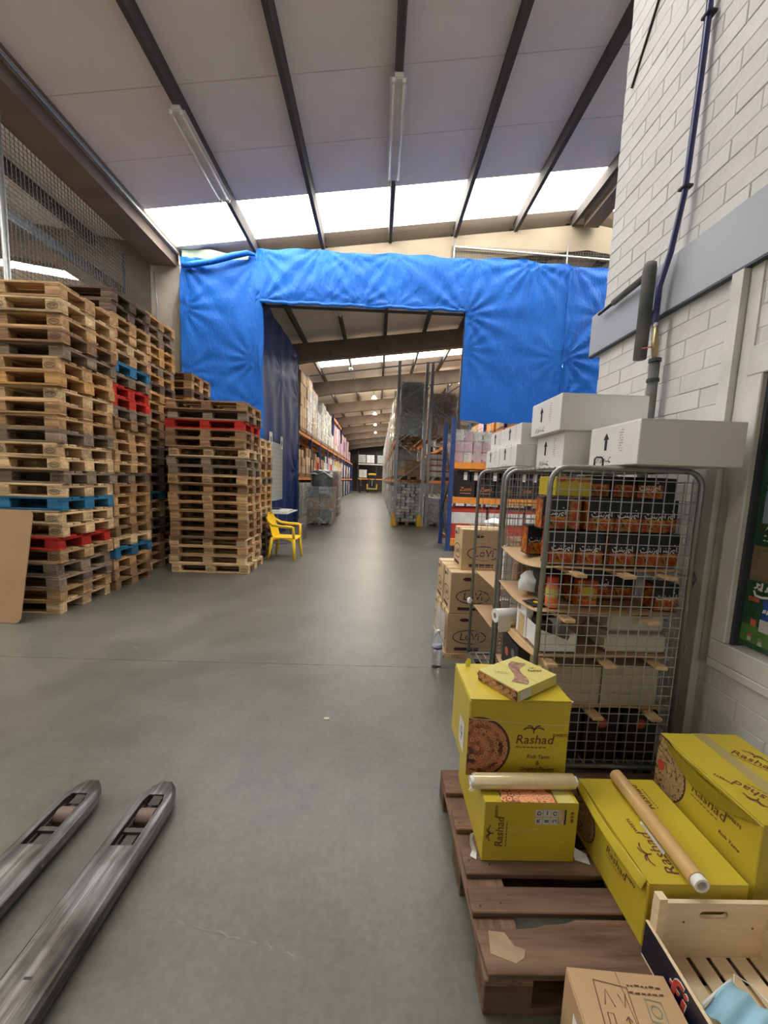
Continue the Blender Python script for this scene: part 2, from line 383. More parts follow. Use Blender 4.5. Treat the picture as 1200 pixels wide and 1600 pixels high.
# left neighbouring bay
def zl(x): return 6.24 - 0.131 * (x + 4.75)
cl = [-12.0, -7.5, -6.1, -4.88]
for i in range(len(edgesY) - 1):
    for j in range(3):
        mb = MB(); x0, x1 = cl[j], cl[j + 1]; y0, y1 = edgesY[i] + .006, edgesY[i + 1] - .006 + (.25 if i == len(edgesY) - 2 else 0)
        mb.add([(x, y, zl(x) + dz) for dz in (0, .05) for (x, y) in ((x0, y0), (x1, y0), (x1, y1), (x0, y1))], [(3, 2, 1, 0), (4, 5, 6, 7), (0, 1, 5, 4), (1, 2, 6, 5), (2, 3, 7, 6), (3, 0, 4, 7)])
        sky = i in (5, 8, 9)  # glowing strips out of view, added to brighten this bay
        part('skylight_panel' if sky else 'roof_panel', mb, 'skylight' if sky else 'panel_white', ceil)
for x in (-7.5, -6.1):
    mb = MB(); mb.prism([(x - .05, zl(x) - .2), (x + .05, zl(x) - .2), (x + .06, zl(x)), (x - .06, zl(x))], -6.5, 8.7, 'y'); part('purlin', mb, 'purlin_concrete', ceil)
mb = MB(); mb.add([(x, y, z) for y in (8.72, 8.98) for (x, z) in ((-12, zl(-12) - .70), (-6.9, zl(-6.9) - .72), (-6.3, zl(-6.3) - 1.0), (-5.6, zl(-5.6) - 1.7), (-4.9, 3.9), (-4.9, zl(-4.9)), (-12, zl(-12)))], [(0, 1, 2, 3, 4, 5, 6), (13, 12, 11, 10, 9, 8, 7)] + [(i, (i + 1) % 7, 7 + (i + 1) % 7, 7 + i) for i in range(7)])
part('rafter', mb, 'beam_concrete', ceil)
for (y0, y1, m) in ((8.98, 10.4, 'panel_white'), (10.4, 11.4, 'skylight'), (11.4, 16, 'panel_white')):
    mb = MB(); mb.add([(x, y, zl(x) + dz) for dz in (0, .05) for (x, y) in ((-12, y0), (-4.75, y0), (-4.75, y1 - .01), (-12, y1 - .01))], [(3, 2, 1, 0), (4, 5, 6, 7), (0, 1, 5, 4), (1, 2, 6, 5), (2, 3, 7, 6), (3, 0, 4, 7)])
    part('skylight_panel' if m == 'skylight' else 'roof_panel', mb, m, ceil)
mb = MB(); mb.box(-12.1, -11.9, -6.5, 16, 0, 7.6); struct('wall_left', mb, 'dark_wall')
mb = MB(); mb.box(-12, -4.75, 15.9, 16.1, 0, 7.6); struct('wall_left_bay', mb, 'dark_wall')
mb = MB(); mb.box(-4.9, -4.75, 9.0, 53, 0, 6.6); struct('wall_hall_left', mb, 'dark_wall')
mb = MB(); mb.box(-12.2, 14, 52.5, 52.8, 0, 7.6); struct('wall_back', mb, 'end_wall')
mb = MB(); mb.box(13.0, 13.2, -9, 53, 0, 7.6); struct('wall_right', mb, 'dark_wall')
mb = MB(); mb.box(-12.2, -3.4, -6.7, -6.5, 0, 7.6); mb.box(2.4, 13.2, -6.7, -6.5, 0, 7.4); mb.box(-3.4, 2.4, -6.7, -6.5, 4.7, 7.4); struct('wall_front', mb, 'beam_concrete')
# concrete column at the corner of the opening
mb = MB(); mb.box(-4.9, -4.25, 8.68, 9.0, 0, 5.86); struct('wall_column', mb, 'column_concrete')
for k, y in enumerate(RAFT[1:]):
    mb = MB(); mb.box(-4.75, -4.35, y - .15, y + .15, 0, 5.9); struct('wall_pier_%d' % (k + 1), mb, 'beam_concrete')
# dark lintel behind the tarpaulin, the steel frame the tarp hangs on
mb = MB(); mb.tube([(-2.6, 8.72, 5.16), (1.75, 8.72, 5.16)], 0.03, 8); mb.tube([(1.77, 8.72, 2.95), (1.77, 8.72, 5.9)], 0.03, 8); mb.tube([(-2.6, 8.72, 0), (-2.6, 8.72, 5.9)], 0.03, 8)
single('steel_surround', mb, 'dark_steel', 'thin dark steel frame that edges the big opening behind the blue sheets', 'frame')

# mesh and rail below the rafter at the right of the tarp
mb = MB()
x = 1.4
while x < 6.6: mb.bar((x, 8.70, 6.02), (x, 8.70, 6.52), .005, .005, (0, 1, 0)); x += .055
z = 6.02
while z < 6.54: mb.bar((1.4, 8.70, z), (6.6, 8.70, z), .005, .005); z += .055
o = thing('rail_mesh', 'galvanised wire mesh with a pale rail between blue tarp and cream beam', 'wire mesh')
part('wire_grid', mb, 'net_wire', o, kind='stuff')
mb = MB(); mb.tube([(1.45, 8.66, 6.48), (6.6, 8.66, 6.30)], .022, 8); part('rail', mb, 'white_frame', o, smooth=True)
for xx in (1.45, 3.85):
    mb = MB(); mb.tube([(xx, 8.66, 6.0), (xx, 8.66, 6.62)], .02, 8); part('rail_post', mb, 'galv', o, smooth=True)

# bird net hanging under the left eaves beam
mb = MB(); y = 1.5
while y < 8.6: mb.bar((-4.85, y, 2.6), (-4.85, y, 5.83), .006, .006, (0, 1, 0)); y += .062
z = 2.6
while z < 5.83: mb.bar((-4.85, 1.5, z), (-4.85, 8.6, z), .006, .006); z += .062
o = thing('wire_net', 'dark wire net hanging under the long concrete beam behind the pallet stacks', 'net')
part('wire_grid', mb, 'net_wire', o, kind='stuff')
mb = MB(); mb.tube([(-4.43, 4.9, 0), (-4.43, 4.9, 5.838)], .035, 10); part('post', mb, 'galv', o, smooth=True)
mb = MB(); mb.tube([(-5.08, 8.1, 0), (-5.08, 8.1, 5.74)], .03, 8); part('post', mb, 'dark_steel', o, smooth=True)
# steel braces of the neighbouring bay
mb = MB(); mb.bar((-5.6, 3.5, 5.12), (-5.6, 8.7, 5.38), .1, .16); single('steel_rail', mb, 'galv', 'grey steel rail running behind the wire net above the pallets', 'rail')
# conduits beside the column
o = thing('conduit_bundle', 'pale conduits running down the concrete column beside the blue tarp', 'conduits')
for k, xx in enumerate((-4.40, -4.36, -4.32, -4.285)):
    mb = MB(); mb.tube([(xx, 8.62, 1.0), (xx, 8.62, 5.0), (-4.24 + .02 * k, 8.60, 5.5), (-4.24, 8.55, 6.0)], .012, 6); part('pipe', mb, 'cream_concrete' if k < 3 else 'galv', o, smooth=True)
mb = MB(); mb.tube([(-4.76, 8.62, 1.5), (-4.77, 8.62, 4.2), (-4.74, 8.62, 5.0), (-4.80, 8.62, 5.7)], .012, 6); single('cable', mb, 'galv', 'thin pale cable running down the left edge of the concrete column', 'cable', smooth=True)

# fluorescent battens fixed under the purlins
mat('lamp_white', (0.72, 0.68, 0.62), 0.5); mat('tube_white', (0.85, 0.82, 0.76), 0.35)
def batten(x, y0, y1, label):
    zt = zr(x) - 0.19; o = thing('fluorescent_light', label, 'light fixture', (x, y0, zt), group='unlit fluorescent battens on the purlins'); L = y1 - y0
    mb = MB(); mb.box(-.055, .055, 0, L, -.05, 0); part('housing', mb, 'lamp_white', o)
    mb = MB(); mb.prism([(-.11, -.045), (-.045, -.056), (.045, -.056), (.11, -.045), (.11, -.040), (-.11, -.040)], 0.02, L - .02, 'y'); part('reflector', mb, 'lamp_white', o)
    for sx in (-.065, .065):
        mb = MB(); mb.tube([(sx, .05, -.075), (sx, L - .05, -.075)], .016, 8); part('tube', mb, 'tube_white', o, smooth=True)
        for yy in (.03, L - .03):
            mb = MB(); mb.cbox((sx, yy, -.07), (.04, .03, .05)); part('lamp_holder', mb, 'lamp_white', o)
batten(-2.70, 5.45, 7.05, 'long unlit fluorescent light on the left roof purlin before the skylight')
batten(0.10, 5.3, 6.95, 'long unlit fluorescent light on the middle roof purlin before the skylight')
batten(-1.31, 10.2, 11.9, 'unlit fluorescent light on a purlin seen through the tarp opening')
batten(-1.31, 17.2, 18.9, 'small unlit fluorescent light far down the back hall roof')

# ---- office block at the right: painted brick wall with window
WX = 1.70
off = struct('wall_office', MB().box(WX, WX + .18, -1.2, .55, 0, 6.0).box(WX, WX + .18, 1.76, 3.09, 0, 6.0).box(WX, WX + .18, .55, 1.76, 0, .74).box(WX, WX + .18, .55, 1.76, 2.2, 6.0), 'mortar')
struct('wall_office_end', MB().box(WX + .18, 6.0, 2.95, 3.09, 0, 6.0), 'white_paint_brick')
rnd = random.Random(3); nb = 0
BM = {}
def brick_mesh(L):
    L = round(L, 3)
    if L not in BM: BM[L] = MB().box(-.0045, .012, -L / 2 - .0015, L / 2 + .0015, -.0485, .0485).mesh('brick', 'white_paint_brick', bevel=0.003)
    return BM[L]
rest = MB()
for c in range(0, 52):
    z = .05 + .1 * c; y = 3.09 - (0.0 if c % 2 else .145)
    first = True
    ymin = 1.30 if z > 2.0 else 1.25
    while y > ymin:
        L = .282 if not (first and c % 2 == 0) else .282
        y0, y1 = y - L, y
        if first and c % 2 == 0:
            link('brick', brick_mesh(.135), off, (WX, 3.09 - .0725, z), (0, 0, 0)); nb += 1; y = 3.09 - .145; first = False; continue
        first = False
        inwin = (.74 < z + .05 and z - .05 < 2.2 and y0 < 1.74)
        if inwin:
            if y1 > 1.80:
                l2 = y1 - 1.77; link('brick', brick_mesh(l2), off, (WX, 1.77 + l2 / 2, z)); nb += 1
        elif 2.58 < z < 2.92: pass
        elif z < .35 and y1 > 1.95: rest.box(WX - .0045, WX + .009, y0, y1, z - .0475, z + .0475)
        elif nb < 330:
            o = link('brick', brick_mesh(.282), off, (WX + rnd.uniform(-.002, .002), (y0 + y1) / 2, z), (0, 0, rnd.uniform(-.006, .006))); nb += 1
        else: rest.box(WX - .0045, WX + .009, y0, y1, z - .0475, z + .0475)
        y -= .29
if rest.f: part('brick_rest', rest, 'white_paint_brick', off, kind='stuff')
# grey cladding band
mb = MB(); mb.prism([(WX - .035, -1.2), (WX - .001, -1.2), (WX - .001, 3.10), (WX + .2, 3.10), (WX + .2, 3.2), (WX - .035, 3.2)], 2.605, 2.91)
struct('trim_1', mb, 'grey_cladding')
mb = MB(); mb.box(WX - .04, WX - .006, -1.2, 3.205, 2.592, 2.604); struct('trim_2', mb, 'dark_steel')
# vertical white channel beside window
struct('trim_3', MB().box(WX - .045, WX + .01, 1.865, 1.925, 0, 2.59), 'white_frame')
struct('trim_4', MB().box(WX - .012, WX + .02, 1.80, 1.86, .70, 2.59), 'white_frame')
# window
win = thing('window_1', None, None, (WX, 0, 0), kind='structure')
for (a, b2, c, d) in ((.55, .66, .846, 2.089), (1.72, 1.80, .846, 2.089), (.55, 1.80, .746, .845), (.55, 1.80, 2.09, 2.22)):
    part('window_frame', MB().box(-.03, .06, a, b2, c, d), 'white_frame', win, bevel=.004)
part('window_sill', MB().box(-.034, .06, .5, 1.80, .705, .745), 'white_frame', win, bevel=.004)
part('rebate', MB().box(-.005, .05, 1.705, 1.722, .845, 2.09), 'dark_steel', win)
m, nt, b, out = nmat('window_glass')
g = N(nt, 'ShaderNodeBsdfGlossy'); g.inputs['Roughness'].default_value = 0.03; t = N(nt, 'ShaderNodeBsdfTransparent'); mx = N(nt, 'ShaderNodeMixShader'); mx.inputs[0].default_value = 0.06
nt.links.new(t.outputs[0], mx.inputs[1]); nt.links.new(g.outputs[0], mx.inputs[2]); nt.links.new(mx.outputs[0], out.inputs[0])
part('pane', MB().box(.012, .018, .655, 1.715, .84, 2.1), 'window_glass', win)
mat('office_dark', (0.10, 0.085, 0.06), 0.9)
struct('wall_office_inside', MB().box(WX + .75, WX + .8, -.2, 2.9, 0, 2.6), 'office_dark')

# insulated pipes, elbow, valve and blue hose on the brick wall
mat('pipe_foam', (0.115, 0.115, 0.105), 0.9, var=0.25, scale=10, bump=0.3, bscale=40); mat('hose_blue', (0.018, 0.022, 0.12), 0.35, var=0.2, coat=0.3); mat('brass', (0.42, 0.33, 0.18), 0.4, metal=0.9); mat('valve_red', (0.45, 0.08, 0.05), 0.5)
mat('black_rubber', (0.02, 0.02, 0.02), 0.6)
o = thing('insulated_pipe', 'grey foam-clad water pipe with an elbow running along the brick wall', 'pipe')
part('riser', MB().tube([(1.60, 2.46, 2.36), (1.60, 2.455, 2.88), (1.605, 2.455, 2.915)], [.036, .037, .03], 12), 'pipe_foam', o, smooth=True)
part('branch', MB().tube([(1.615, 2.48, 2.87), (1.625, 2.72, 2.87), (1.63, 2.86, 2.868)], .021, 10), 'pipe_foam', o, smooth=True)
part('branch_tip', MB().tube([(1.63, 2.85, 2.868), (1.63, 3.04, 2.862)], .011, 8), 'black_rubber', o, smooth=True)
part('downpipe', MB().tube([(1.625, 2.35, 0.2), (1.625, 2.355, 2.31)], .028, 12), 'pipe_foam', o, smooth=True)
for zz in (2.20, 2.315): part('clip', MB().lathe([(.034, zz), (.034, zz + .018)], 12, (1.625, 2.355, 0)), 'dark_steel', o)
part('valve', MB().tube([(1.622, 2.355, 2.30), (1.618, 2.36, 2.42), (1.612, 2.363, 2.52)], [.013, .020, .013], 10), 'brass', o, smooth=True)
part('valve_handle', MB().bar((1.602, 2.37, 2.405), (1.59, 2.43, 2.415), .012, .006), 'valve_red', o)
part('hose_tail', MB().tube([(1.612, 2.363, 2.49), (1.610, 2.366, 2.56)], .011, 10), 'tube_white', o, smooth=True)
part('bracket', MB().box(1.63, 1.70, 2.43, 2.49, 2.60, 2.64), 'galv', o)
mb = MB(); mb.tube([(1.66, 2.285, 5.4), (1.66, 2.285, 4.4), (1.655, 2.29, 3.75), (1.64, 2.29, 3.2), (1.62, 2.32, 2.9), (1.605, 2.36, 2.74), (1.608, 2.366, 2.54)], .0165, 10)
h = single('garden_hose', mb, 'hose_blue', 'dark blue hose hanging down the white brick wall to the valve', 'hose', smooth=True)
for p in ((1.66, 2.286, 4.05), (1.642, 2.29, 3.22)): part('hose_clip', MB().cbox(p, (.05, .05, .012)), 'black_rubber', h)
mb = MB(); mb.tube([(1.688, 3.0, 4.35), (1.688, 2.55, 5.0)], .008, 6); single('wall_cable', mb, 'black_rubber', 'thin dark cable crossing the top of the white brick wall', 'cable')
# ================================================================ TARPAULINS
m, nt, b, out = nmat('tarp_blue')
tc = N(nt, 'ShaderNodeTexCoord')
w1 = N(nt, 'ShaderNodeTexNoise'); w1.inputs['Scale'].default_value = 1.3; w1.inputs['Detail'].default_value = 4
nt.links.new(tc.outputs['Object'], w1.inputs['Vector'])
rp = ramp(nt, [(0.3, (0.008, 0.108, 0.47)), (0.7, (0.012, 0.145, 0.57))]); nt.links.new(w1.outputs['Fac'], rp.inputs[0]); nt.links.new(rp.outputs[0], b.inputs['Base Color'])
b.inputs['Roughness'].default_value = 0.5; b.inputs['Specular IOR Level'].default_value = 0.22
mp = N(nt, 'ShaderNodeMapping'); mp.inputs['Scale'].default_value = (1, 1, 0.35); nt.links.new(tc.outputs['Object'], mp.inputs[0])
w2 = N(nt, 'ShaderNodeTexNoise'); w2.inputs['Scale'].default_value = 20; w2.inputs['Detail'].default_value = 5; w2.inputs['Distortion'].default_value = 0.8; nt.links.new(mp.outputs[0], w2.inputs['Vector'])
bp = N(nt, 'ShaderNodeBump'); bp.inputs['Strength'].default_value = 0.6; bp.inputs['Distance'].default_value = 0.03
nt.links.new(w2.outputs['Fac'], bp.inputs['Height']); nt.links.new(bp.outputs[0], b.inputs['Normal'])
mat('tarp_green', (0.22, 0.28, 0.20), 0.6, var=0.25, scale=5)
mat('tarp_blue_shaded', (0.016, 0.05, 0.22), 0.55, spec=.3, var=0.25, scale=2, bump=0.5, bscale=10, stretch=(1, 1, .4))  # darker copy of the tarp blue: the side curtain's shade put into its colour

def frange(a, b, n): return [a + (b - a) * i / n for i in range(n + 1)]
def wrinkle(x, z, ties, seed=0.0):
    d = 0.0
    for (tx, tz, A, n, ph, Rr) in ties:
        dx, dz = x - tx, z - tz; r = math.hypot(dx, dz)
        if r > 3 * Rr: continue
        d += .45 * A * math.cos(n * math.atan2(dz, dx) + ph) * math.exp(-r / Rr) * min(1, r / .12)
    q = Vector((x * 2.2 + z * 1.4, seed, z * 0.9 - x * .3))
    d += 0.009 * noise.noise(q * .6) + 0.004 * noise.noise(q * 2.7 + Vector((5, 1, 2)))
    s = noise.noise(Vector((x * .7, seed + 3, z * .7)))
    d += 0.0035 * max(0, s + .2) * math.sin(46 * (x * .9 + z * .35) + 4 * noise.noise(Vector((x, z, 2))))
    for zc in (3.78, 2.1): d += .007 * math.exp(-((z - zc - .02 * math.sin(3 * x)) / .018) ** 2)
    return d
def tarp(name, label, cells, ties, m='tarp_blue', seed=0.0, plane=8.55, step=.045, topfn=None, botfn=None):
    """cells: rectangles (x0,x1,z0,z1) that tile the sheet"""
    o = None; mb = MB()
    for (x0, x1, z0, z1) in cells:
        nx = max(2, int((x1 - x0) / step)); nz = max(2, int((z1 - z0) / step))
        def fn(u, v):
            zz = v
            if topfn and abs(z1 - TOPZ) < 1e-6:
                t = (v - z0) / (z1 - z0); zz = z0 + (topfn(u) - z0) * t
            if botfn and abs(z0 - BOTZ) < 1e-6:
                t = (v - z0) / (z1 - z0); zz = zz + (botfn(u) - z0) * (1 - t)
            return (u, plane + wrinkle(u, zz, ties, seed), zz)
        TOPZ = max(c[3] for c in cells); BOTZ = min(c[2] for c in cells)
        mb.grid(fn, frange(x0, x1, nx), frange(z0, z1, nz))
    me = mb.mesh(name, m, smooth=True, fix=False)
    bm = bmesh.new(); bm.from_mesh(me); bmesh.ops.remove_doubles(bm, verts=bm.verts, dist=.002); bmesh.ops.recalc_face_normals(bm, faces=bm.faces); bm.to_mesh(me); bm.free()
    for p in me.polygons: p.use_smooth = True
    return link(name, me, None, label=label, cat='tarp', group='blue tarpaulins closing off the hall')
def top1(x): return 6.22 + .02 * math.sin(3 * x) + .012 * math.sin(9 * x) - .015 * (x > 3)
def bot1(x): return 2.93 + .03 * math.sin(5 * x) + .02 * math.sin(13 * x) - .06 * (x - 1.75)
tA = [(-2.55, 5.2, .055, 11, 0, .8), (1.74, 5.1, .05, 13, 1, .9), (-1.9, 5.2, .035, 12, 0, .35), (-1.2, 5.2, .035, 12, 1, .4), (-.5, 5.19, .05, 14, 2, .5), (.25, 5.18, .04, 12, 0, .45), (1.0, 5.17, .03, 12, 2, .35),
      (-1.3, 6.3, .04, 16, 0, .8), (.2, 6.25, .03, 14, 1, .6), (1.9, 6.22, .03, 12, 1, .5), (3.1, 6.2, .045, 16, .5, .9), (1.74, 4.4, .035, 12, 2, .6), (3.85, 6.2, .03, 12, 0, .5), (3.8, 4.3, .03, 12, 0, .6), (-2.6, 6.2, .05, 14, 0, .7), (-.7, 6.2, .03, 14, 0, .5)]
tarp('blue_tarp', 'wide blue tarpaulin framing the top and right of the big opening', [(-2.67, 1.74, 5.16, 6.22), (1.74, 3.90, 5.16, 6.22), (1.74, 3.90, 2.93, 5.16)], tA, seed=1.0, topfn=top1, botfn=bot1)
# turned-up hem along the opening
def hem(u, v): return (u, 8.54 - .015 * math.sin(math.pi * v) + wrinkle(u, 5.16, tA, 1.0), 5.16 - .02 + .07 * v + .008 * math.sin(7 * u) + .005 * math.sin(17 * u))
mb = MB(); mb.grid(hem, frange(-2.58, 1.72, 110), frange(0, 1, 6)); part('hem', mb, 'tarp_blue', bpy.data.objects['blue_tarp'], smooth=True)
tB = [(3.9, 4.3, .07, 13, 0, .8), (3.9, 3.4, .06, 12, 1, .5), (3.95, 6.15, .04, 12, 1, .7), (5.2, 6.1, .05, 14, 0, .8), (4.7, 5.2, .03, 10, 0, .6)]
tarp('blue_tarp', 'narrow blue tarpaulin hanging furthest right, next to the white brick wall', [(3.88, 7.2, 2.7, 6.14)], tB, seed=7.0, plane=8.53)
def topL(x): return 6.0 + .05 * math.sin(2.3 * (x + 4.2)) - .10 * math.exp(-((x + 3.5) / .5) ** 2) + (.12 if x > -2.8 else 0)
tC = [(-4.2, 5.9, .06, 14, 0, .8), (-2.65, 6.0, .05, 14, 1, .6), (-4.2, 5.0, .06, 12, 1, .6), (-2.7, 4.0, .05, 13, 2, .7), (-4.2, 3.7, .05, 13, 0, .6), (-2.65, 3.0, .04, 12, 0, .6)]
tarp('blue_tarp', 'blue tarpaulin hanging left of the opening behind the pallet stacks', [(-4.24, -2.56, 0.02, 6.0)], tC, seed=4.0, plane=8.57, topfn=topL)
# bunched vertical edge at the left jamb
mb = MB()
def jamb(u, v): return (-2.60 + .07 * math.cos(u) * (1 + .4 * math.sin(3 * v)) + .02 * math.sin(2.2 * v), 8.60 + .05 * math.sin(u) * (1 + .3 * math.sin(5 * v + 1)), v)
mb.grid(jamb, frange(0, 2 * math.pi, 14), frange(.02, 6.1, 130))
single('blue_tarp', mb, 'tarp_blue', 'bunched blue tarpaulin edge hanging down the left jamb of the opening', 'tarp', smooth=True, group='blue tarpaulins closing off the hall')
# rolled flap at the top left
mb = MB()
mb.tube([(-4.15, 8.50, 5.78), (-3.9, 8.47, 5.80), (-3.5, 8.44, 5.86), (-3.1, 8.44, 5.98), (-2.8, 8.46, 6.06), (-2.66, 8.5, 6.05)], [.05, .06, .055, .06, .05, .03], 10)
single('tarp_roll', mb, 'tarp_blue', 'rolled top edge of the left blue tarpaulin near the skylight', 'tarp', smooth=True)
mb = MB(); mb.grid(lambda u, v: (u, 8.62 + .03 * math.sin(9 * u + 3 * v), v - .05 * math.sin(u * 2)), frange(-4.2, -2.72, 40), frange(5.75, 6.12, 10)); single('green_sheet', mb, 'tarp_green', 'faded green sheet showing above the left blue tarpaulin', 'sheet', smooth=True)
# side curtain behind the jamb
def sidec(u, v):
    ties = [(9.0, 5.1, .10, 10, 0, 1.0), (12.8, 5.3, .12, 12, 1, 1.0), (12.8, 4.0, .08, 10, 0, 1.0), (10.6, 4.3, .05, 9, 0, .9), (12.6, 1.7, .10, 9, 0, .9)]
    d = wrinkle(u, v, ties, 9.0) * .8 + .012 * math.sin(7 * u + .6 * v)
    return (-2.66 + d - .10 * max(0, (u - 11) / 2) * 0, u, v)
mb = MB(); mb.grid(sidec, frange(8.66, 12.95, 100), frange(.03, 5.45, 100))
single('side_curtain', mb, 'tarp_blue_shaded', 'shade-darkened blue tarpaulin side curtain running into the back hall', 'tarp', smooth=True)

# ================================================================ PALLETS
wood_mat('pallet_wood'); wood_mat('grain_y', (14, 1.2, 14))
mat('stamp', (0.06, 0.045, 0.035), 0.9)
PW, PD, PH = 1.2, .8, .14
T = .0215; BH = PH - 3 * T
def bxm(key, dx, dy, dz, m='pallet_wood', bevel=.003):
    return cached(('pb', key), lambda: MB().cbox((0, 0, 0), (dx, dy, dz)).mesh(key, m, bevel=bevel))
def oval_mark(body):
    def mk():
        st = [arc(0, 0, .052, .026, 0, 360, 20)]
        return stroke_mesh(st, .006, 'stamp')
    return cached(('ov',), mk)
TONES = {'pale': (0.78, 0.56, 0.31), 'tan': (0.58, 0.365, 0.18), 'brown': (0.37, 0.22, 0.115), 'grey': (0.31, 0.235, 0.165), 'dark': (0.16, 0.11, 0.08), 'orange': (0.66, 0.38, 0.145), 'red': (0.62, 0.045, 0.03), 'blue': (0.045, 0.20, 0.36), 'teal': (0.04, 0.16, 0.21)}
def make_pallet(loc, rot, tone, label, group, rnd, marks=None, name='wooden_pallet', top=True):
    col = TONES[tone]; painted = tone in ('red', 'blue', 'teal')
    def c():
        k = rnd.uniform(.82, 1.14); w = rnd.uniform(-.03, .03)
        return tuple(max(0, x * k * (1 + (w if i == 0 else 0))) for i, x in enumerate(col))
    p = thing(name, label, 'pallet', loc, rot, group)
    for y, w in ((-.35, .1), (0, .145), (.35, .1)): link('bottom_board', bxm('bottom_board%d' % (w * 1000), PW, w, T), p, (0, y, T / 2), color=c())
    for iy, (y, w) in enumerate(((-.35, .1), (0, .145), (.35, .1))):
        for ix, x in enumerate((-.5275, 0, .5275)):
            bl = link('block', bxm('block%d' % (w * 1000), .145, w, BH), p, (x, y, T + BH / 2), color=c() if not (ix == 2 and rnd.random() < .2 and not painted) else tuple(v * .75 for v in col))
            if marks and iy == 0 and ix in marks:
                dims = (.145, w, BH); wd = marks[ix]
                onface(bl, oval_mark(wd), 'front', 0, -BH / 2, dims, name='stamp_ring', off=.0015)
                onface(bl, text_mesh(wd, .035, 'stamp'), 'front', 0, -BH / 2, dims, name='stamp', off=.0015)
    for x in (-.5275, 0, .5275): link('cross_board', bxm('cross_board', .145, PD, T, 'grain_y'), p, (x, 0, T + BH + T / 2), color=c())
    if top:
        for y, w in ((-.3275, .145), (-.1925, .1), (0, .145), (.1925, .1), (.3275, .145)):
            link('deck_board', bxm('deck_board%d' % (w * 1000), PW, w, T), p, (0, y, PH - T / 2), color=c())
    return p
def stack(n, xr, yf, tones, where, seed, lean=(0, 0), jit=.012, marks=None, z0=0.0, rots=.012):
    """a column of pallets: xr right edge, yf near edge"""
    rnd = random.Random(seed)
    for i in range(n):
        t = i / max(1, n - 1); tone = tones.get(i) or rnd.choice(['tan', 'tan', 'pale', 'brown', 'orange', 'tan', 'grey'])
        x = xr - PW / 2 + lean[0] * t + rnd.uniform(-jit, jit); y = yf + PD / 2 + lean[1] * t + rnd.uniform(-jit, jit)
        cn = {'pale': 'pale wooden', 'tan': 'tan wooden', 'brown': 'brown wooden', 'grey': 'weathered grey wooden', 'dark': 'dark weathered wooden', 'orange': 'orange-tan wooden', 'red': 'red painted', 'blue': 'blue painted', 'teal': 'teal painted'}[tone]
        pos = 'topmost' if i == n - 1 else ('lowest' if i == 0 else WORDS[i] + ' from floor')
        make_pallet((x, y, z0 + i * PH), (0, 0, rnd.uniform(-rots, rots)), tone, '%s pallet, %s in %s' % (cn, pos, where), 'pallets in ' + where, rnd, (marks or {}).get(i))
S1 = {0: 'pale', 1: 'tan', 2: 'grey', 3: 'grey', 4: 'tan', 5: 'red', 6: 'pale', 7: 'pale', 8: 'blue', 9: 'pale', 10: 'grey', 11: 'pale', 12: 'pale', 13: 'grey', 14: 'tan', 15: 'tan', 16: 'pale', 17: 'orange', 18: 'tan', 19: 'grey', 20: 'brown', 21: 'tan', 22: 'pale', 23: 'tan'}
mk = {9: {2: 'EPAL', 0: 'EUR'}, 7: {2: 'EPAL'}, 6: {2: 'EUR'}, 4: {2: 'EPAL'}, 11: {2: 'EPAL'}, 12: {2: 'EPAL', 1: 'EUR'}, 10: {2: 'EUR'}, 16: {2: 'EUR'}, 18: {2: 'EPAL'}, 21: {2: 'EPAL'}, 22: {2: 'EUR', 1: 'EPAL'}, 20: {2: 'EPAL'}}
stack(24, -3.37, 4.04, S1, 'the nearest tall stack at far left', 11, lean=(.22, 0), marks=mk, jit=.022, rots=.02)
S2 = {0: 'brown', 1: 'brown', 2: 'tan', 3: 'blue', 4: 'pale', 5: 'brown', 6: 'tan', 7: 'tan', 17: 'red', 18: 'red', 19: 'grey', 20: 'blue', 21: 'tan', 22: 'pale', 23: 'tan', 24: 'tan', 25: 'dark', 26: 'dark'}
stack(27, -3.36, 4.93, S2, 'the second stack, with two red pallets', 12, lean=(.03, .1), jit=.02, rots=.02)
S3 = {8: 'teal', 9: 'dark', 10: 'dark', 11: 'dark', 12: 'grey', 13: 'grey', 4: 'dark', 5: 'dark', 20: 'dark', 22: 'grey', 27: 'tan'}
stack(28, -3.56, 6.0, S3, 'the third stack, behind the one with red', 13, lean=(.06, .05))
stack(24, -3.42, 7.25, {23: 'brown', 22: 'tan', 21: 'dark', 20: 'orange'}, 'the stack furthest back against the left tarp', 14)
SM = {16: 'red', 17: 'grey', 18: 'brown', 15: 'brown', 14: 'brown', 13: 'pale', 12: 'grey', 11: 'grey', 10: 'tan', 9: 'brown', 8: 'tan', 7: 'tan', 6: 'tan', 5: 'brown', 4: 'brown', 3: 'pale', 2: 'tan', 1: 'pale', 0: 'pale'}
stack(19, -2.03, 6.03, SM, 'the middle stack beside the yellow chair', 15, lean=(-.02, 0), jit=.022, marks={0: {0: 'EUR', 1: 'EPAL', 2: 'EUR'}, 3: {1: 'EPAL'}, 2: {0: 'EUR'}, 10: {1: 'EPAL', 0: 'EPAL'}, 8: {1: 'EUR'}, 13: {2: 'EPAL', 0: 'EPAL', 1: 'EUR'}})
stack(16, -2.13, 7.06, {3: 'dark', 2: 'dark', 1: 'dark', 0: 'dark', 5: 'grey', 11: 'orange', 12: 'brown'}, 'the stack behind the yellow chair', 16)

